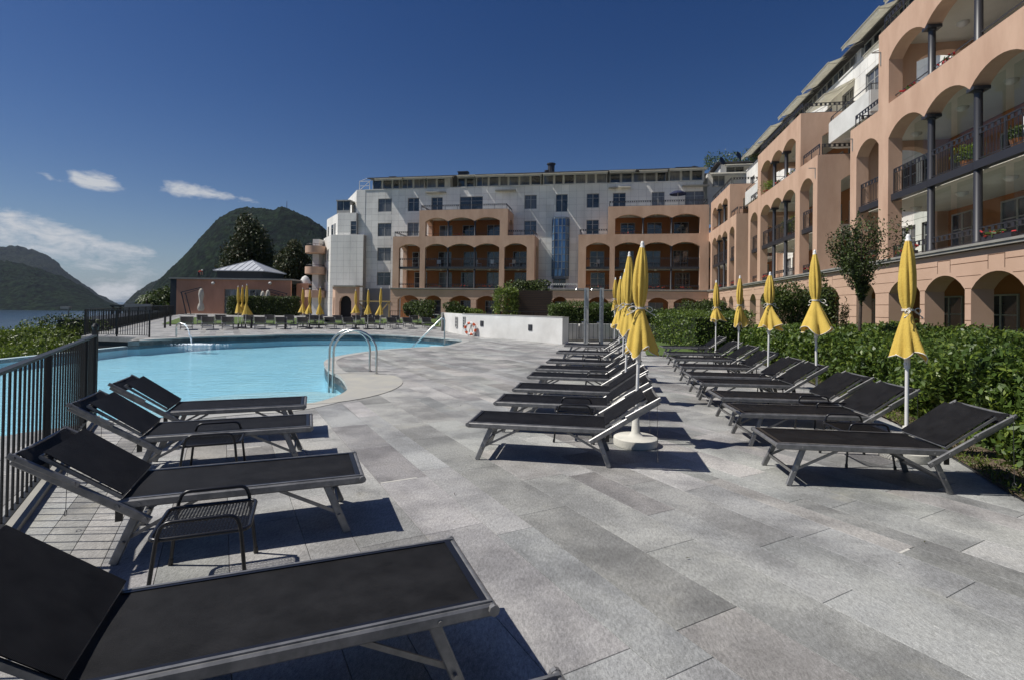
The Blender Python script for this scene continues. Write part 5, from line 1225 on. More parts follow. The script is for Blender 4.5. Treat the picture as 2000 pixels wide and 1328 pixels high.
p = G(868,672); q = at(804,669,p.y+.2); m = MB(); tp = at(868.5,621,p.y); m.tube([(p.x,p.y,0),(p.x,p.y,tp.z-.12),(p.x-.03,p.y,tp.z-.03),(p.x-.12,p.y,tp.z-.0),(q.x,q.y,-.2)], .032, 10)
tag(m.build('pool_handrail', MT['chrome'], None, 60), 'sloping steel handrail with one post at the pool steps', 'handrail')
p = G(344,659); c = at(385,666,p.y-.1); m = MB(); top = at(344,634,p.y).z; pts = [(p.x,p.y,0),(p.x,p.y,top-.2)]
for k in range(9): t = PI*(1-k/8*.72); pts.append((p.x+.26+.26*math.cos(t), p.y-.02*k, top-.2+.26*math.sin(t)))
m.tube(pts, .035, 10); tag(m.build('fountain_spout', MT['chrome'], None, 60), 'curved steel water spout standing on the far pool edge', 'fountain spout')
e = Vector(pts[-1]); m = MB(); J = []; end = Vector((c.x+.25, p.y-.9, -.235))
for k in range(15): t = k/14; J.append((e.x+(end.x-e.x)*t, e.y+(end.y-e.y)*t, e.z+.22*t*1.0-(.22+e.z+.235)*t*t))
m.tube(J, [.012+.012*k/14 for k in range(15)], 8)
rr = random.Random(3)
for k in range(40): t = rr.random(); i = int(t*13); m.tube([Vector(J[i])+Vector((rr.uniform(-.05,.05),rr.uniform(-.05,.05),rr.uniform(-.05,.05))), Vector(J[i+1])+Vector((rr.uniform(-.05,.05),rr.uniform(-.05,.05),rr.uniform(-.05,.05)))], .008, 4)
MT['foam'] = mat('white_water', (.80,.86,.90), (.60,.72,.80), scale=12, rough=.3)
tag(m.build('water_jet', MT['foam'], None, 60), 'thin white arc of water falling from the spout into the pool', 'water jet')
m = MB()
for k in range(260):
    r_ = abs(rr.gauss(0,.5)); t = rr.uniform(0,6.28); x = end.x+.35+r_*1.7*math.cos(t); y = end.y+r_*.6*math.sin(t); s = rr.uniform(.02,.075)*(1.2-min(1,r_))
    if s > .01: m.lathe([(s,0),(s*.8,s*.5),(s*.2,s*.7)], 6, x, y, -.237)
tag(m.build('foam', MT['foam'], None, 60), 'patch of white foam where the jet hits the pool water', 'foam', kind='stuff')
# ---------------------------------------------------------------- low white wall, signs, life ring
A_ = G(902.5,655).to_2d(); B_ = G(1098,672).to_2d(); dW = (B_-A_).normalized(); nW = Vector((-dW.y, dW.x)); WTH = .4; nW = nW if nW.y > 0 else -nW
lw = thing('low_white_wall', 'low white rendered wall at the end of the pool deck holding a life ring', 'wall')
Bq = B_+nW*WTH; C2 = G(866,646).to_2d(); C3 = G(861,646.5).to_2d()
m = MB(); m.prism([tuple(A_),tuple(B_),tuple(Bq),tuple(A_+nW*WTH)], 0, 1.16); m.prism([tuple(A_+Vector((-.01,.35))),tuple(C2),tuple(C2+Vector((.1,.4))),tuple(A_+Vector((.2,.9)))], 0, 1.15); m.prism([tuple(C2),tuple(C3),tuple(C3+Vector((-.02,.6))),tuple(C2+Vector((0,.6)))], 0, 1.17); m.build('wall_body', MT['white_wall'], lw)
m = MB(); m.prism([tuple(A_-nW*.02),tuple(B_-nW*.02+dW*.02),tuple(Bq+nW*.02+dW*.02),tuple(A_+nW*(WTH+.02))], 1.163, 1.19); m.build('coping', MT['ledge'], lw)
def on_wall(px, py):                                # point on the wall's front plane
    d = ray(px, py); # solve for k: (d.xy*k - A).n = 0
    k = A_.dot(nW)/(d.x*nW.x+d.y*nW.y); return Vector((d.x*k, d.y*k, H+d.z*k))
angW = math.atan2(dW.y, dW.x)
for k, (px, py) in enumerate([(941.5,632.5),(1036,640.5)]):
    p = on_wall(px, py); m = MB(); m.box(-.13,.13,-.03,.0,-.13,.15); m.box(-.09,.09,-.04,-.03,-.09,.1); o = m.build('wall_light', MT['steel_dark'], lw); o.location = p; o.rotation_euler = (0,0,angW)
def sign(x, y, z, ang, w_, h, rows, lab):
    t = thing('sign', lab, 'sign', (x,y,z), ang); m = MB(); m.box(-w_/2,w_/2,-.03,-.005,-h/2,h/2); m.build('board', MT['frame'], t); m = MB(); r = random.Random(8)
    for i in range(rows):
        zz = h/2-(i+.6)*h/(rows+.3); m.box(-w_*.22,w_*.22,-.036,-.031,zz-h/(rows*3.2),zz+h/(rows*3.2))
    m.build('pictograms', MT['steel_dark'], t)
dC = (Vector(C2)-A_-Vector((0,.35))).normalized(); mid = A_+Vector((-.01,.35))+dC*1.35; nC = Vector((-dC.y,dC.x)); nC = nC if nC.y < 0 else -nC
sign(mid.x+nC.x*.02, mid.y+nC.y*.02, .66, math.atan2(-dC.y,-dC.x), .55, .62, 3, 'grey pool rules sign with three dark pictograms on the shaded wall recess')
p = on_wall(907,630); sign(p.x-nW.x*.01,p.y-nW.y*.01,p.z, angW, .22, .62, 4, 'narrow grey notice at the left end of the white wall')
lr = thing('life_ring', 'orange and white life ring hanging on its stand at the white wall', 'life ring', on_wall(927,642)-Vector((nW.x*.28,nW.y*.28,0)), angW+.5)
for k in range(12):
    m = MB(); m.tube([(.30*math.cos(t), 0, .30*math.sin(t)) for t in [k*PI/6+j*PI/6/5 for j in range(6)]], .068, 10); m.build('band', MT['lifering' if k%2 else 'white_metal'], lr, 60)
zf = -lr.location.z; m = MB(); m.tube([(.0,.1,.2),(.18,.12,.05),(.25,.14,zf)], .02, 8); m.tube([(.0,.1,.2),(.05,.25,zf)], .02, 8); m.tube([(-.2,.14,zf),(0,.1,.2)], .02, 8); m.build('stand', MT['frame'], lr, 60)
# ---------------------------------------------------------------- people
def skin_person(name, label, joints, edges, radii, loc, rz, cat='person', mats=None, scale=1.0):
    me = bpy.data.meshes.new('body'); me.from_pydata([tuple(Vector(j)*scale) for j in joints], edges, []); o = link('body', me)
    o.modifiers.new('skin', 'SKIN'); 
    for v, r_ in zip(me.skin_vertices[0].data, radii): v.radius = (r_*scale, r_*scale)
    me.skin_vertices[0].data[0].use_root = True
    o.modifiers.new('sub', 'SUBSURF').levels = 2; o.modifiers['sub'].render_levels = 2
    bpy.context.view_layer.update(); dg = bpy.context.evaluated_depsgraph_get(); ev = bpy.data.meshes.new_from_object(o.evaluated_get(dg)); o.modifiers.clear(); o.data = ev
    ev.materials.clear()
    for m_ in mats: ev.materials.append(m_)
    t = thing(name, label, cat, loc, rz); o.parent = t; ev.shade_smooth(); return t, o
MT['redshirt'] = mat('red_shirt', (.35,.03,.02), rough=.8); MT['jeans'] = mat('dark_trousers', (.02,.024,.035), rough=.85); MT['hair'] = mat('dark_hair', (.02,.014,.01), rough=.7); MT['whitecloth'] = mat('white_cloth', (.7,.7,.68), rough=.8)
J = [(0,0,.92),(.10,0,.90),(-.10,0,.90),(.13,.06,.48),(-.13,-.02,.48),(.14,.02,.06),(-.14,-.06,.06),(.14,-.12,.03),(-.14,-.20,.03),(0,-.18,1.08),(0,-.40,1.16),(0,-.52,1.18),(0,-.62,1.17),(0,-.72,1.14),(.17,-.42,1.12),(-.17,-.42,1.12),(.2,-.48,.86),(-.2,-.50,.86),(.15,-.56,.64),(-.15,-.58,.64),(.14,-.6,.55),(-.14,-.6,.55)]
E = [(0,1),(0,2),(1,3),(2,4),(3,5),(4,6),(5,7),(6,8),(0,9),(9,10),(10,11),(11,12),(12,13),(10,14),(10,15),(14,16),(15,17),(16,18),(17,19),(18,20),(19,21)]
Rr = [.13,.10,.10,.07,.07,.045,.045,.04,.04,.13,.14,.06,.10,.09,.06,.06,.045,.045,.035,.035,.04,.04]
cl_top = at(388, 545.5, 76.5).z
pr1, body = skin_person('person', 'person in a white hat and dark clothes bending over on the flat clubhouse roof', J, E, Rr, (at(388,545,76.5).x,76.5,cl_top+.05), math.radians(70), mats=[MT['jeans'],MT['redshirt'],MT['skin']])
for p_ in body.data.polygons:
    c = p_.center; p_.material_index = 0 if c.z < .97 and c.y > -.15 else (1 if c.y > -.5 and c.z > .8 else 2)
m = MB(); m.lathe([(.13,0),(.125,.06),(.08,.13),(.02,.15)], 14); h_ = m.build('hat', MT['whitecloth'], pr1, 50); h_.location = (0,-.68,1.19)
J = [(0,0,.92),(.10,0,.88),(-.10,0,.88),(.11,0,.48),(-.11,0,.48),(.12,.02,.06),(-.12,.02,.06),(.12,-.14,.03),(-.12,-.14,.03),(0,0,1.15),(0,0,1.38),(0,0,1.50),(0,-.01,1.58),(0,0,1.68),(.18,0,1.36),(-.18,0,1.36),(.22,0,1.08),(-.22,0,1.08),(.22,-.08,.86),(-.22,-.08,.86),(.22,-.1,.76),(-.22,-.1,.76)]
Rr = [.13,.10,.10,.075,.075,.045,.045,.04,.04,.12,.14,.055,.085,.09,.06,.06,.045,.045,.035,.035,.04,.04]
c = at(975, 601, 36); zg = c.z-1.74
pr2, body = skin_person('person', 'dark haired person behind the low white wall, only the head showing beside the vine', J, E, Rr, (c.x,36,zg), .4, mats=[MT['jeans'],MT['redshirt'],MT['skin']])
for p_ in body.data.polygons: c = p_.center; p_.material_index = 0 if c.z < .95 else (1 if c.z < 1.44 and abs(c.x) < .4 else 2)
m = MB(); m.lathe([(.10,-.06),(.115,0),(.105,.06),(.06,.10),(.01,.115)], 14); h_ = m.build('hair', MT['hair'], pr2, 60); h_.location = (0,.02,1.67)
# ---------------------------------------------------------------- showers, wooden box, fences by the garden
for k, (x0_, x1_, lab) in enumerate([(1139.5,1149.5,'left one of the two tall steel shower posts'),(1169.5,1178.5,'right one of the two tall steel shower posts')]):
    c = G((x0_+x1_)/2, 672); w_ = (x1_-x0_)/FPX*c.y*.9; tz = at(x0_, 563, c.y).z; t = thing('shower', lab, 'shower', (c.x,c.y,0), -.2, 'pool shower posts')
    m = MB(); m.box(-w_/2,w_/2,-.06,.06,0,tz); m.build('post', MT['frame'], t); m = MB(); m.box(-w_/2+.01,-w_/2+.06,-.075,-.061,.1,tz-.05); m.build('edge_strip', MT['chrome'], t)
    m = MB(); m.tube([(0,0,tz-.06),(-.3,-.15,tz-.04),(-.42,-.2,tz-.06)], .02, 8); m.lathe([(.05,-.12),(.07,-.1),(.03,-.03)], 12, -.42, -.2, tz); m.build('shower_head', MT['chrome'], t, 60)
    m = MB(); m.tube([(-.02,-.06,1.05),(-.02,-.14,1.05)], .03, 8); m.tube([(-w_/2,-.04,.95),(-w_/2-.1,-.05,.95)], .03, 8); m.tube([(.0,-.06,1.65),(.0,-.12,1.65)], .03, 8); m.build('tap', MT['chrome'], t, 60)
bxw = thing('timber_screen', 'tall brown slatted timber box with bushes growing out of its top', 'planter', at(1042,600,36))
x0_, x1_ = at(1007,600,36).x-bxw.location.x, at(1078,600,36).x-bxw.location.x; zt_ = at(1042,567.5,36).z; zb = -bxw.location.z
m = MB(); m.box(x0_+.05,x1_-.05,.05,2.4,zb,zt_+zb-.05); m.build('box', MT['drum'], bxw)
ns = 22; sl_me = MB(); sl_me.box(x0_,x1_,0,.04,0,(zt_)/ns-.025); sl_me = sl_me.mesh('slat', MT['wood'])
for k in range(ns): o = link('slat', sl_me, bxw); o.location = (0,0,zb+zt_*k/ns)
m = MB(); [m.box(x1_-.0,x1_+.04,.05,2.4,zb+zt_*k/ns,zb+zt_*(k+1)/ns-.025) for k in range(ns)]; m.build('side_slat', MT['wood'], bxw)
def blob_pts(n, c, r3, seed, shell=.65, zmin=None, lumps=9):
    """points through an irregular crown: several overlapping lobes, denser towards the outside"""
    r = np.random.default_rng(seed); L = r.normal(size=(lumps,3)); L /= np.linalg.norm(L,axis=1)[:,None]; L *= r.uniform(.25,.72,(lumps,1)); S_ = r.uniform(.30,.55,lumps); k = r.integers(0,lumps,n)
    d = r.normal(size=(n,3)); d /= np.linalg.norm(d,axis=1)[:,None]; q = L[k]+d*(S_[k]*r.uniform(shell,1.0,n)**.6)[:,None]; P = q*np.array(r3)+np.array(c)
    return P if zmin is None else P[P[:,2] > zmin]
def box_pts(n, x0, x1, y0, y1, z0, z1, seed, jit=.08):
    r = np.random.default_rng(seed); P = np.stack([r.uniform(x0,x1,n),r.uniform(y0,y1,n),r.uniform(z0,z1,n)],1); f = r.integers(0,5,n)
    P[f==0,0] = x0; P[f==1,0] = x1; P[f==2,1] = y0; P[f==3,1] = y1; P[f==4,2] = z1; return P+r.normal(0,jit,(n,3))
bt = bxw.location; P = blob_pts(2600,(at(1030,566,37).x,37.2,zt_+.25),(2.2,1.0,.85),21); tag(leaf_cloud('bush', P, .17, [MT['mleaf'],MT['dleaf']], None, 21), 'loose grey green bush growing over the top of the brown timber box', 'bush')
a, b = at(967,600,34.5), at(1006,600,34.5); P = box_pts(5200,a.x+.1,b.x,34.4,36.2,0,at(985,569,34.5).z,22,.13)
tag(leaf_cloud('climbing_vine', P, .17, [MT['lleaf'],MT['mleaf']], None, 22), 'bright green square of climbing vine left of the brown timber box', 'vine')
# garden wall with bars
A2, B2 = G(1110,667).to_2d(), G(1362,666).to_2d(); dG = (B2-A2).normalized(); nG = Vector((-dG.y,dG.x))
gw = thing('garden_wall', 'low white garden wall panels below the clipped hedge', 'wall'); L2 = (B2-A2).length; hgt = at(1280,634.5,(A2.y+B2.y)/2).z
for k, (f0, f1) in enumerate([(0,.09),(.1,.33),(.345,.61),(.615,.83),(.86,.995)]): a = A2+dG*L2*f0+nG*.3; b = A2+dG*L2*f1+nG*.3; m = MB(); m.prism([tuple(a),tuple(b),tuple(b+nG*.25),tuple(a+nG*.25)], 0, hgt); m.build('panel', MT['white_wall'], gw)
railing('garden_railing', [tuple(A2),tuple(B2)], hgt+.1, 'dark railing of thin bars in front of the white garden wall panels', 'railing', .21, post=4.5)
kb = MB(); kb.prism([tuple(A2),tuple(B2),tuple(B2+nG*.5),tuple(A2+nG*.5)], 0, .09); kb.build('garden_kerb', MT['ledge'], kind='structure')
# ---------------------------------------------------------------- vegetation
def hedge(name, P4, z1, n, sz, label, m=('hleaf',), seed=1, jit=.08, wob=.12, z0=0.0, cat='hedge'):
    """P4: footprint quad (front-left, front-right, back-right, back-left)"""
    r = np.random.default_rng(seed); P4 = [np.array(p, float) for p in P4]; f = vnoise(seed+50); out = []
    def pos(u, v): return (P4[0]*(1-u)+P4[1]*u)*(1-v)+(P4[3]*(1-u)+P4[2]*u)*v
    Lf_ = np.linalg.norm(P4[1]-P4[0]); Ls = np.linalg.norm(P4[3]-P4[0]); ar = [Lf_*Ls*1.3, Lf_*(z1-z0)*1.2, Ls*(z1-z0), Ls*(z1-z0)]; tot = sum(ar); face = r.choice(4, n, p=[a/tot for a in ar]); u = r.uniform(0,1,n); v = r.uniform(0,1,n); h = r.uniform(0,1,n)
    v = np.where(face==1, 0, v); u = np.where(face==2, 0, np.where(face==3, 1, u)); h = np.where(face==0, 1, h)
    XY = (P4[0][None]*(1-u)[:,None]+P4[1][None]*u[:,None])*(1-v)[:,None]+(P4[3][None]*(1-u)[:,None]+P4[2][None]*u[:,None])*v[:,None]
    top = z1+wob*f(XY[:,0],XY[:,1],1.9,3)*1.6
    nrm = (P4[0]-P4[3])/max(np.linalg.norm(P4[0]-P4[3]),1e-6); push = wob*1.3*f(XY[:,0]*1.3,h*2.2,2.6,3)
    XY = XY+nrm[None]*(push*(face==1)*1.4)[:,None]
    Z = z0+h*(top-z0)-(face==0)*np.abs(r.normal(0,jit*.7,n)); P = np.concatenate([XY+r.normal(0,jit,(n,2)), Z[:,None]+r.normal(0,jit*.8,(n,1))],1)
    o = leaf_cloud(name, P, sz, [MT[k] for k in m], None, seed, up=.6); tag(o, label, cat)
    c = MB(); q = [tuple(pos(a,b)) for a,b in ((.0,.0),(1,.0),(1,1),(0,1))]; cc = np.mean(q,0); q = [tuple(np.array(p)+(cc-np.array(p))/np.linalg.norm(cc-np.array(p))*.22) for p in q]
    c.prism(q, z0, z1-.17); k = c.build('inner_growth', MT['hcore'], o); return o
bl = lambda y: bedx(y)+.42
ysg = [-1,3,4.4,5.6,7.4,9.5,12,15,18.6]
gidx = ['nearest stretch of glossy green hedge behind the first right lounger','','','','','','','']
# one continuous hedge along the right: built as one thing
r = np.random.default_rng(77); Ps = []; Sz = []; fz = vnoise(90)
def front(y): return np.interp(y, [-1,3,4.4,5.1,7.4,12,17,19.5], [3.9,4.55,4.95,5.25,6.05,7.15,8.05,8.6])
def hz(x, y): return .97+.17*fz(x,y,2.1,3)*1.7+.05*np.sin(y*1.3)-.16*np.exp(-((x-front(y)-2.35)/.35)**2)+.10*((x-front(y)) > 2.4)
n = 125000; y = r.uniform(0,1,n)**1.25*18+.8; dens = r.uniform(0,1,n); fc = dens < .40
x = np.where(fc, front(y), front(y)+r.uniform(0,1,n)**1.1*4.9); zt_ = hz(x, y); h = r.uniform(0,1,n)**.8
z = np.where(fc, .05+h*(zt_-.05), zt_); bulge = .24*fz(y*1.2,h*1.9,2.4,3)*1.5+.16*np.sin(h*PI)
x = np.where(fc, x-bulge*.8, x); P = np.stack([x,y,z],1)+r.normal(0,.055,(n,3)); P[:,2] -= np.abs(r.normal(0,.06,n))*(~fc)
keep = np.where(P[:,1] > 9, r.uniform(0,1,n) < .75, True); P = P[keep]; sz = np.interp(P[:,1], [1,6,12,19], [.09,.09,.115,.14])
hd = leaf_cloud('hedge', P, sz, [MT['hleaf'],MT['hleaf'],MT['hleaf'],MT['lleaf']], None, 78, up=.7, asp=.42); tag(hd, 'wide glossy green laurel hedge running along the right row of loungers', 'hedge')
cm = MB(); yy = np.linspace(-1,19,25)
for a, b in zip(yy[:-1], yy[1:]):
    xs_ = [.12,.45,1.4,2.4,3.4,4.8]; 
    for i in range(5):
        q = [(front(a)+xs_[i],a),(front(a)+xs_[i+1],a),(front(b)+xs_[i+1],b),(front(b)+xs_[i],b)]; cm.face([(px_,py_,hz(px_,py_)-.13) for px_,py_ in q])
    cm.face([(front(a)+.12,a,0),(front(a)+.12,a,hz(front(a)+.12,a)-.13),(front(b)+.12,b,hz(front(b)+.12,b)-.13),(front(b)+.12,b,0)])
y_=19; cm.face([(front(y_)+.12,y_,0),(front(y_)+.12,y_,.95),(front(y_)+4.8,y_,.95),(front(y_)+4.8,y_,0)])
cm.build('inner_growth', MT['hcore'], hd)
# dead leaves, weeds and the grass fringe on the bed
P = []; r = np.random.default_rng(12); n = 9000; y = r.uniform(1.5,18,n); x = bl(y[0])+0*y; x = np.array([bedx(t) for t in y])+r.uniform(-.05,.75,n)*r.uniform(.1,1,n); P = np.stack([x,y,.045+np.abs(r.normal(0,.025,n))],1)
gs = leaf_cloud('bed_grass', P, .055, [MT['lleaf'],MT['mleaf'],MT['bleaf']], None, 13, up=0, kind='stuff', asp=.22); tag(gs, 'sparse grass and fallen leaves along the edge of the planting bed', 'grass')
def tree_t(name, base, h, trunk_h, crown, n, lsz, mats, label, cat='tree', seed=1, tr=.06, stems=4, group=None, lumps=9, shape=None):
    t = thing(name, label, cat, base, 0, group); R = random.Random(seed); m = MB()
    m.tube([(0,0,-.1),(R.uniform(-.03,.03),0,trunk_h*.5),(0,0,trunk_h)], [tr*1.25,tr,tr*.85], 10)
    for k in range(stems):
        a = k*2*PI/stems+R.uniform(-.4,.4); rr_ = crown[0]*R.uniform(.35,.6); z2 = trunk_h+(h-trunk_h)*R.uniform(.5,.85)
        m.tube([(0,0,trunk_h-.05),(rr_*.35*math.cos(a),rr_*.35*math.sin(a),trunk_h+(z2-trunk_h)*.35),(rr_*math.cos(a),rr_*math.sin(a),z2)], [tr*.6,tr*.4,tr*.12], 7)
        m.tube([(rr_*.35*math.cos(a),rr_*.35*math.sin(a),trunk_h+(z2-trunk_h)*.35),(rr_*1.1*math.cos(a+.5),rr_*1.1*math.sin(a+.5),trunk_h+(z2-trunk_h)*.75)], [tr*.35,tr*.1], 6)
    m.build('trunk', MT['bark'], t, 60)
    zc = (trunk_h*.85+h)/2; P = blob_pts(n, (0,0,zc), (crown[0]*1.05,crown[1]*1.05,(h-trunk_h*.85)/2*1.08), seed, .35, None, lumps)
    if shape is not None: P = shape(P)
    leaf_cloud('crown', P, lsz, [MT[k] for k in mats], t, seed+1); return t
def vase(P):
    q = np.clip((P[:,2]-1.9)/2.3, 0, 1.0); s = .16+1.12*q**.85-.3*np.clip(q-.8,0,1); P[:,0] *= s; P[:,1] *= s; a = np.arctan2(P[:,1],P[:,0]); P[:,2] += .45*np.abs(np.sin(a*3.5+P[:,0]*4))**3*q; return P[np.sin(a*6+P[:,2]*1.5)+np.random.default_rng(1).normal(0,.8,len(P)) > -.35]
b = at(1681,640,14.6); tree_t('small_tree', (b.x,14.6,0), 4.25, 1.95, (1.12,1.0), 10500, .085, ('dleaf','dleaf','mleaf'), 'small dark leaved tree with a slim trunk before the side wing', seed=31, tr=.045, stems=7, lumps=16, shape=vase)
b = at(1548,625,20); tree_t('large_shrub', (b.x,20,0), 3.0, .5, (1.3,1.2), 8000, .11, ('mleaf','dleaf','mleaf'), 'large rounded green shrub against the side wing behind the hedge', 'shrub', seed=32, stems=5, lumps=13)
b = at(1605,600,19); tree_t('tall_shrub', (b.x,19,0), 2.9, .6, (.55,.5), 2400, .11, ('mleaf','dleaf'), 'thin shrub beside the large rounded shrub, behind the flared parasol', 'shrub', seed=33, stems=3)
b = at(1648,640,17.5); tree_t('bare_shrub', (b.x,17.5,0), 2.2, .3, (.28,.25), 500, .08, ('bleaf','bleaf'), 'thin reddish shrub growing against the rusticated wall', 'shrub', seed=34, stems=5, tr=.02)
for k, (px, Y, h_, w_) in enumerate([(1362,33,2.35,1.2),(1388,30.5,2.5,1.1),(1405,28,2.3,.8)]):
    b = at(px, 620, Y); tree_t('garden_bush', (b.x,Y,0), h_, .4, (w_,w_), 3200, .15, ('mleaf','dleaf'), ['left','middle','right'][k]+' one of the dark round bushes behind the clipped hedge at the corner', 'bush', seed=60+k, stems=4, group='round bushes at the hotel corner', lumps=10)
# clipped hedges
hq = [G(1082,660).to_2d(), G(1150,660).to_2d()]
Yh = 27.2
def HP(x0, x1, Y0, Y1): return [(at(x0,600,Y0).x,Y0),(at(x1,600,Y0).x,Y0),(at(x1,600,Y0).x,Y1),(at(x0,600,Y0).x,Y1)]
hedge('clipped_hedge', HP(1079,1200,27.6,28.8), at(1150,606,27.6).z+.3, 7000, .12, 'clipped green hedge behind the shower posts', ('hleaf','mleaf'), 81)
hedge('clipped_hedge', HP(1212,1462,27.4,30.0), at(1300,610,27.4).z, 15000, .12, 'long clipped hedge above the white garden wall panels', ('hleaf','dleaf'), 82)
hedge('clipped_hedge', HP(1358,1470,20.0,26.0), at(1400,632,20).z+.35, 9000, .11, 'rounded green hedge block at the far end of the right parasol row', ('hleaf','lleaf','hleaf'), 83)
# shrubs in front of the ground floor arches of the main building
for k, (px, Y, ty, w_, lab, ms) in enumerate([(802,46,588,1.2,'small bush at the left before the ground floor arches',('dleaf','mleaf')),(828,44,586,1.5,'dark spreading bush before the second ground floor arch',('dleaf','mleaf')),(895,50,588,1.4,'bush before the middle ground floor arches',('mleaf','dleaf')),(1100,42,590,1.3,'bush right of the timber box',('mleaf','dleaf')),(1158,46,597,.7,'small bush seen between the two shower posts',('mleaf','dleaf')),(918,50,600,2.0,'low green shrub behind the left end of the white wall',('mleaf','lleaf'))]):
    b = at(px, 600, Y); tree_t('bush', (b.x,Y,0), at(px,ty,Y).z, .5, (w_,w_), 2400, .2, ms, lab, 'bush', seed=70+k, stems=4)
def palm(x, y, z0, th, R_, n, seed, label, tr=.16):
    t = thing('palm', label, 'palm tree', (x,y,z0)); m = MB(); m.tube([(0,0,0),(.05,0,th*.5),(0,0,th)], [tr*1.2,tr,tr*1.1], 10); m.build('trunk', MT['bark'], t, 60); r = random.Random(seed); m = MB()
    for k in range(n):
        a = r.uniform(0,6.28); e = r.uniform(-.1,1.1); pts = []
        for i in range(7): s = i/6; rr_ = R_*s*math.cos(e)*1.1; zz = th+R_*(math.sin(e)*s-.75*s*s); pts.append(Vector((rr_*math.cos(a), rr_*math.sin(a), zz)))
        sd = Vector((-math.sin(a), math.cos(a), 0))
        for i in range(6):
            for s in (-1,1): w_ = R_*.17*(1-abs(i/6-.4)); p = pts[i]; q = pts[i+1]; o_ = sd*s*w_+Vector((0,0,-w_*.5)); m.face([p, p*.6+q*.4, q+o_*.9, p*.5+q*.5+o_])
    m.build('fronds', MT['mleaf'], t); return t
b = at(882,625,42); palm(b.x,42,0,.75,1.5,34,5,'short palm with arching fronds before the ground floor arches',.22)
b = at(287,590,80); palm(b.x,80,-1,3.4,1.4,40,6,'small palm on the terrace far left below the mountain')
# bushes below the terrace at the left, by the lake
for k, (px, Y, ty, w_, ms) in enumerate([(20,24,655,2.2,('lleaf','mleaf')),(45,27,636,1.8,('mleaf','lleaf')),(75,25,632,2.0,('mleaf','lleaf')),(110,29,611,2.0,('mleaf','lleaf','dleaf')),(145,30,610,2.0,('mleaf','dleaf')),(10,33,640,2.4,('mleaf','dleaf')),(60,22.5,672,1.8,('lleaf','mleaf')),(118,24.5,655,1.9,('mleaf','lleaf')),(160,28,622,1.6,('mleaf','dleaf'))]):
    b = at(px, 600, Y); zt_ = at(px, ty, Y).z; tree_t('lakeside_bush', (b.x,Y,-3.2), zt_+3.2, 1.0, (w_,w_), 6500, .15, ms, ['bright green bush at the far left edge beyond the pool','green bush second from the left beyond the overflow edge','round green bush beyond the overflow edge, third from the left','tall green bush beneath the lamp post','dark green bush touching the corner railing','darker bush behind the leftmost bright one','bright low bush just beyond the overflow edge','green bush in front of the tall ones beyond the pool','bush half hidden behind the corner railing'][k], 'bush', seed=90+k, tr=.08, stems=5, group='bushes between the pool and the lake', lumps=16)
# big dark trees behind the clubhouse
def magnolia(px, Y, ty, by, w_, seed, lab, cone):
    b = at(px, by, Y); h_ = at(px, ty, Y).z; n = 15000
    def shp(P):
        q = np.clip(P[:,2]/h_, 0, 1); s = (1.12-.55*q) if cone else (1-.25*q); P[:,0] *= s; P[:,1] *= s; return P
    return tree_t('magnolia_tree', (b.x,Y,0), h_, 2.5, (w_,w_), n, .55, ('bleaf','dleaf','dleaf'), lab, seed=seed, tr=.35, stems=6, group='large dark trees behind the clubhouse', lumps=26, shape=shp)
magnolia(484,98,418,560,6.2,101,'tall dark brownish magnolia tree rising behind the hipped clubhouse roof',True)
magnolia(576,94,462,560,4.9,102,'lower dark magnolia tree between the clubhouse and the white tower',False)
for k, (px, Y, ty, w_) in enumerate([(318,90,568,3.5),(300,84,578,2.5),(330,100,560,4)]):
    b = at(px,600,Y); tree_t('hillside_tree', (b.x,Y,-3), at(px,ty,Y).z+3, 1.5, (w_,w_), 2500, .5, ('dleaf','mleaf'), ['dark tree left of the clubhouse, middle one','small tree at the terrace end, leftmost','tree directly behind the left end of the clubhouse'][k], seed=110+k, tr=.2, group='trees left of the clubhouse', lumps=12)
# ---------------------------------------------------------------- clubhouse
YC = 75.0
cx0, cx1 = at(344,600,YC).x, at(567,600,YC).x; ch = thing('clubhouse', 'long flat roofed terracotta clubhouse across the pool with a hipped zinc roof light', 'building', (0,YC,0)); zc = at(450,547,YC).z
wx0, wx1 = at(437,600,YC).x, at(510,600,YC).x; ztw = at(470,565.5,YC).z
m = MB(); wall(m, cx0, cx1, -.5, zc, [(wx0,wx1,0,ztw,0)], 0, .4); m.box(cx0,cx0+.4,.4,14,-.5,zc); m.build('wall', MT['club'], ch)
m = MB(); m.box(cx0-.9,cx0-.003,-.0,14,-1,zc+.0); m.build('side_wall', MT['drum'], ch)
m = MB(); m.box(cx0-1.0,cx1+.2,-.25,14,zc+.01,zc+.22); m.build('roof', MT['ledge'], ch)
ex0, ex1 = cx1+.003, at(600,600,YC+2).x; m = MB(); wall(m, ex0, ex1, 0, zc-.3, [(at(567.5+2,600,YC+2).x,at(577,600,YC+2).x,1.0,at(570,578,YC).z,.6)], 2, .4); m.box(ex0,ex1,2.4,12,zc-.5,zc-.3); m.build('wall', MT['club'], ch)
m = MB(); m.box(wx0,wx1,3.0,3.1,0,ztw); m.build('room_wall', MT['black'], ch)
nw = 6
for k in range(nw): window(ch, wx0+(wx1-wx0)*k/nw, .1, (wx1-wx0)/nw-.02, ztw-.12, .2, 1, 2, 'frame')
for px in (418,529): p = at(px,554,YC); m = MB(); m.lathe([(.05,-.2),(.2,-.12),(.24,0),(.2,.12),(.05,.2)], 12, p.x, -.22, p.z); m.build('globe_lamp', MT['lampglass'], ch, 60)
hx0, hx1 = at(417,600,82).x, at(514,600,82).x; ze = at(465,529,82).z; za = at(463,509,86).z; y0_, y1_ = 7, 15
m = MB(); m.box(hx0+.3,hx1-.3,y0_+.2,y1_-.2,zc+.2,ze); m.build('lantern_wall', MT['drum'], ch)
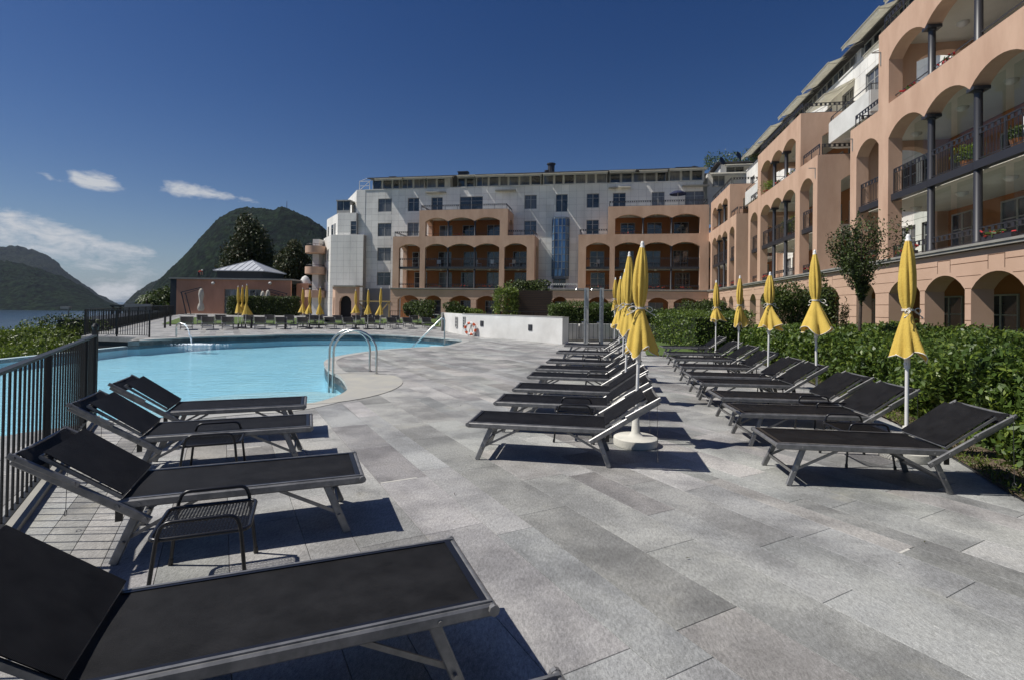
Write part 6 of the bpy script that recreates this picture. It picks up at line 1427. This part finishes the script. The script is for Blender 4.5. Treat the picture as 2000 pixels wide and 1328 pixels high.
m = MB(); A3 = [(hx0-.1,y0_-.2,ze),(hx1+.1,y0_-.2,ze),(hx1+.1,y1_,ze),(hx0-.1,y1_,ze)]; ap = ((hx0+hx1)/2,(y0_+y1_)/2,za)
for i in range(4): m.face([A3[i],A3[(i+1)%4],ap]); 
m.face([(p[0],p[1],p[2]-.12) for p in A3][::-1]); [m.face([(A3[i][0],A3[i][1],ze-.12),(A3[(i+1)%4][0],A3[(i+1)%4][1],ze-.12),A3[(i+1)%4],A3[i]]) for i in range(4)]
hr = m.build('hipped_roof', MT['zinc'], ch); m = MB()
for k in range(1,9):
    t = k/9; x = A3[0][0]+(A3[1][0]-A3[0][0])*t; u = 1-abs(2*t-1); m.bar((x,y0_-.2,ze+.03),(x,y0_-.2+(ap[1]-y0_+.2)*u,ze+(za-ze)*u+.03),.05,.07)
for p in A3: m.bar(p, ap, .14, .14)
m.build('standing_seam', MT['zinc'], hr)
p = at(591,549,YC+3); m = MB(); m.lathe([(.8,0),(.7,.5),(.45,1.0),(.1,1.25)], 20); d_ = m.build('roof_dome', MT['white_wall'], None, 60); d_.location = (p.x,YC+4,zc-.3); tag(d_, 'small white domed hood on the roof between the clubhouse and the tower', 'roof hood')
hedge('box_hedge', HP(447,571,70.0,72.5), at(510,580.5,70).z, 9000, .24, 'dark tall clipped hedge in front of the clubhouse windows', ('dleaf','dleaf','mleaf'), 84)
P = box_pts(1500,at(444,600,69).x,at(462,600,69).x,69,70,0,at(450,582,69).z,85,.12); tag(leaf_cloud('garden_shrub', P, .24, [MT['mleaf'],MT['dleaf']], None, 85), 'bright green shrub column at the left end of the dark clubhouse hedge', 'shrub')
# cantilever parasols at the clubhouse
def canti(px_base, px_top, ty, px_can, Y, label, flip=1):
    b = at(px_base,613,Y); t = thing('cantilever_parasol', label, 'parasol', (b.x,Y,0), 0, 'cantilever parasols at the clubhouse'); zt_ = at(px_top,ty,Y).z; xt = at(px_top,ty,Y).x-b.x; xc = at(px_can,600,Y).x-b.x; ze_ = at(px_can,ty-9,Y).z
    m = MB(); m.bar((0,0,0),(xt,0,zt_),.10); m.bar((.6*flip,0,0),(xt+.55*flip,0,zt_-.1),.08); m.bar((xt-.1*flip,0,zt_-.05),(xc,0,ze_),.10); m.bar((xt+.4*flip,0,zt_-.25),(xc,0,ze_-.15),.06); m.build('frame', MT['steel_dark'], t)
    m = MB(); z0_ = 1.0; m.lathe([(.28,z0_-.5),(.42,z0_-.2),(.34,z0_+.25),(.2,z0_+.6),(.30,z0_+1.4),(.33,ze_-.9),(.26,ze_-.4),(.1,ze_-.15)], 14, xc, 0, 0); m.build('closed_canopy', MT['cream'], t, 60)
    m = MB(); m.box(-.6,.9,-.4,.4,0,.06); m.build('base', MT['steel_dark'], t)
canti(364,354,571,392.5,68,'open armed cantilever parasol with a white furled canopy at the left of the clubhouse')
canti(545,560,574,523,74,'cantilever parasol with a long dark arm behind the dark hedge, right one',-1)
canti(530,545,576,513,74.5,'cantilever parasol behind the dark hedge, left one',-1)
# blue parasol on the terrace and small furniture
def world_b(x, y, z): return CRN+Matrix.Rotation(-TH,3,'Z') @ Vector((x,y,z))
p = world_b(S(1322,2), 2.0, 0); bu = thing('terrace_parasol', 'small open navy blue parasol on the upper terrace of the right loggia block', 'parasol', (p.x,p.y,13.1))
m = MB(); m.tube([(0,0,-.05),(0,0,2.0)],.03,8); m.build('pole', MT['white_metal'], bu, 60); m = MB()
N8 = 16
for i in range(N8):
    a0, a1 = 2*PI*i/N8, 2*PI*(i+1)/N8; sc = [1.0 if j%2 == 0 else .97 for j in (i,i+1)]
    rings = [(0,2.05),(.5,1.97),(.9,1.75)]
    for (ra_,za_),(rb_,zb_) in zip(rings[:-1],rings[1:]): m.face([(ra_*math.cos(a0),ra_*math.sin(a0),za_),(rb_*math.cos(a0),rb_*math.sin(a0),zb_),(rb_*math.cos(a1),rb_*math.sin(a1),zb_),(ra_*math.cos(a1),ra_*math.sin(a1),za_)])
    m.face([(.9*math.cos(a0),.9*math.sin(a0),1.75),(.92*math.cos(a0),.92*math.sin(a0),1.6),(.92*math.cos(a1),.92*math.sin(a1),1.6),(.9*math.cos(a1),.9*math.sin(a1),1.75)])
m.build('canopy', MT['bluefab'], bu)
def chair(loc, rz, label, group, mt_='white_metal'):
    t = thing('balcony_chair', label, 'chair', loc, rz, group); m = MB(); m.box(-.24,.24,-.24,.24,.42,.46); m.build('seat', MT[mt_], t); m = MB(); m.box(-.24,.24,.22,.26,.46,.9); m.build('backrest', MT[mt_], t); m = MB()
    for a in (-1,1):
        for b_ in (-1,1): m.bar((a*.22,b_*.22,0),(a*.22,b_*.22,.43),.03)
    m.build('leg', MT[mt_], t)
k = 0
for (px, lab) in ((856,'white chair at the left on the middle balcony of the left loggia block'),(935,'white chair by the inner column on the left loggia block balcony'),(963,'white chair right of the column on the left loggia block balcony'),(1000,'white chair in the right bay of the left loggia block balcony'),(1165,'white chair in the left bay of the right loggia block balcony')):
    p = world_b(S(px,1.2), 1.2, 0); chair((p.x,p.y,ZS1-.015), k, lab, 'balcony chairs'); k += 1.3
for x, y, z, lab in ((42.9,.9,ZS1,'white chair on the near balcony of the side wing'),(45.5,1.0,.0,'white chair under the ground floor arcade at the far right')):
    p = CRN+Matrix.Rotation(wing.rotation_euler[2],3,'Z') @ Vector((x,y,0)); chair((p.x,p.y,z-.015 if z else .0), 2.0, lab, 'side wing chairs')
# lamp post by the lake
b = at(134,604,40); m = MB(); m.tube([(0,0,-8),(0,0,b.z)], .05, 8); m.box(-.55,.15,-.12,.12,b.z,b.z+.18); o = m.build('street_lamp', MT['frame'], None, 40); o.location = (b.x,40,0); tag(o, 'slim lamp post with a flat white head above the lakeside bushes', 'street lamp')
# garden benches / tables before the arches
for k, (px, Y) in enumerate([(838,52),(900,50),(952,50)]):
    b = at(px,612,Y); t = thing('garden_table', ['left','middle','right'][k]+' low pale table on the lawn before the ground floor arches', 'table', (b.x,Y,0), 0, 'pale garden tables'); m = MB(); m.box(-1.0,1.0,-.4,.4,.68,.74); m.build('table_top', MT['white_metal'], t); m = MB(); [m.bar((a,c,0),(a,c,.68),.06) for a in (-.9,.9) for c in (-.3,.3)]; m.build('leg', MT['white_metal'], t)
railing('garden_fence', [(at(762,620,45).x,45),(at(800,620,45).x,45)], 1.1, 'short dark railing at the left corner of the main hotel building', 'railing', .2)
railing('garden_fence', [(at(978,600,33).x,33),(at(1105,600,33).x,31.5)], at(1040,609,33).z, 'dark handrail behind the white wall and timber box', 'railing', .6, True)
# drain grate along the hedge bed
m = MB(); 
for y_ in np.arange(4.3, 7.4, .35): m.bar((bedx(y_)+.02,y_,.014),(bedx(y_+.35)+.02,y_+.35,.014),.02,.02)
tag(m.build('bed_edging', MT['steel_dark']), 'thin dark metal edging between the paving and the hedge bed', 'edging')
# a few fallen leaves on the paving
r = np.random.default_rng(4); n = 46; P = np.stack([r.uniform(-2,7,n), r.uniform(1.6,9,n), np.full(n,.012)],1)
lf = leaf_cloud('fallen_leaves', P, .022, MT['bleaf'], None, 9, up=3, kind='stuff'); tag(lf, 'tiny dry leaves scattered on the grey paving', 'leaves')
# ---------------------------------------------------------------- air
HAZE = True
if HAZE:
    m = MB(); m.box(-4200,4300,-200,6200,-28,420); hz_ = m.mesh('haze', []); 
    hm = bpy.data.materials.new('haze_air'); hm.use_nodes = True; nt = hm.node_tree; nt.nodes.remove(nt.nodes['Principled BSDF'])
    pv_ = N(nt, 'ShaderNodeVolumePrincipled', inp={'Density': .000028, 'Color': (.62,.74,1,1), 'Anisotropy': .3}); nt.links.new(pv_.outputs[0], nt.nodes['Material Output'].inputs['Volume']); hz_.materials.append(hm)
    link('haze', hz_, None, 'stuff')
    C_ = bpy.data.objects['haze']; C_['label'] = 'thin bluish air over the lake and the mountains'
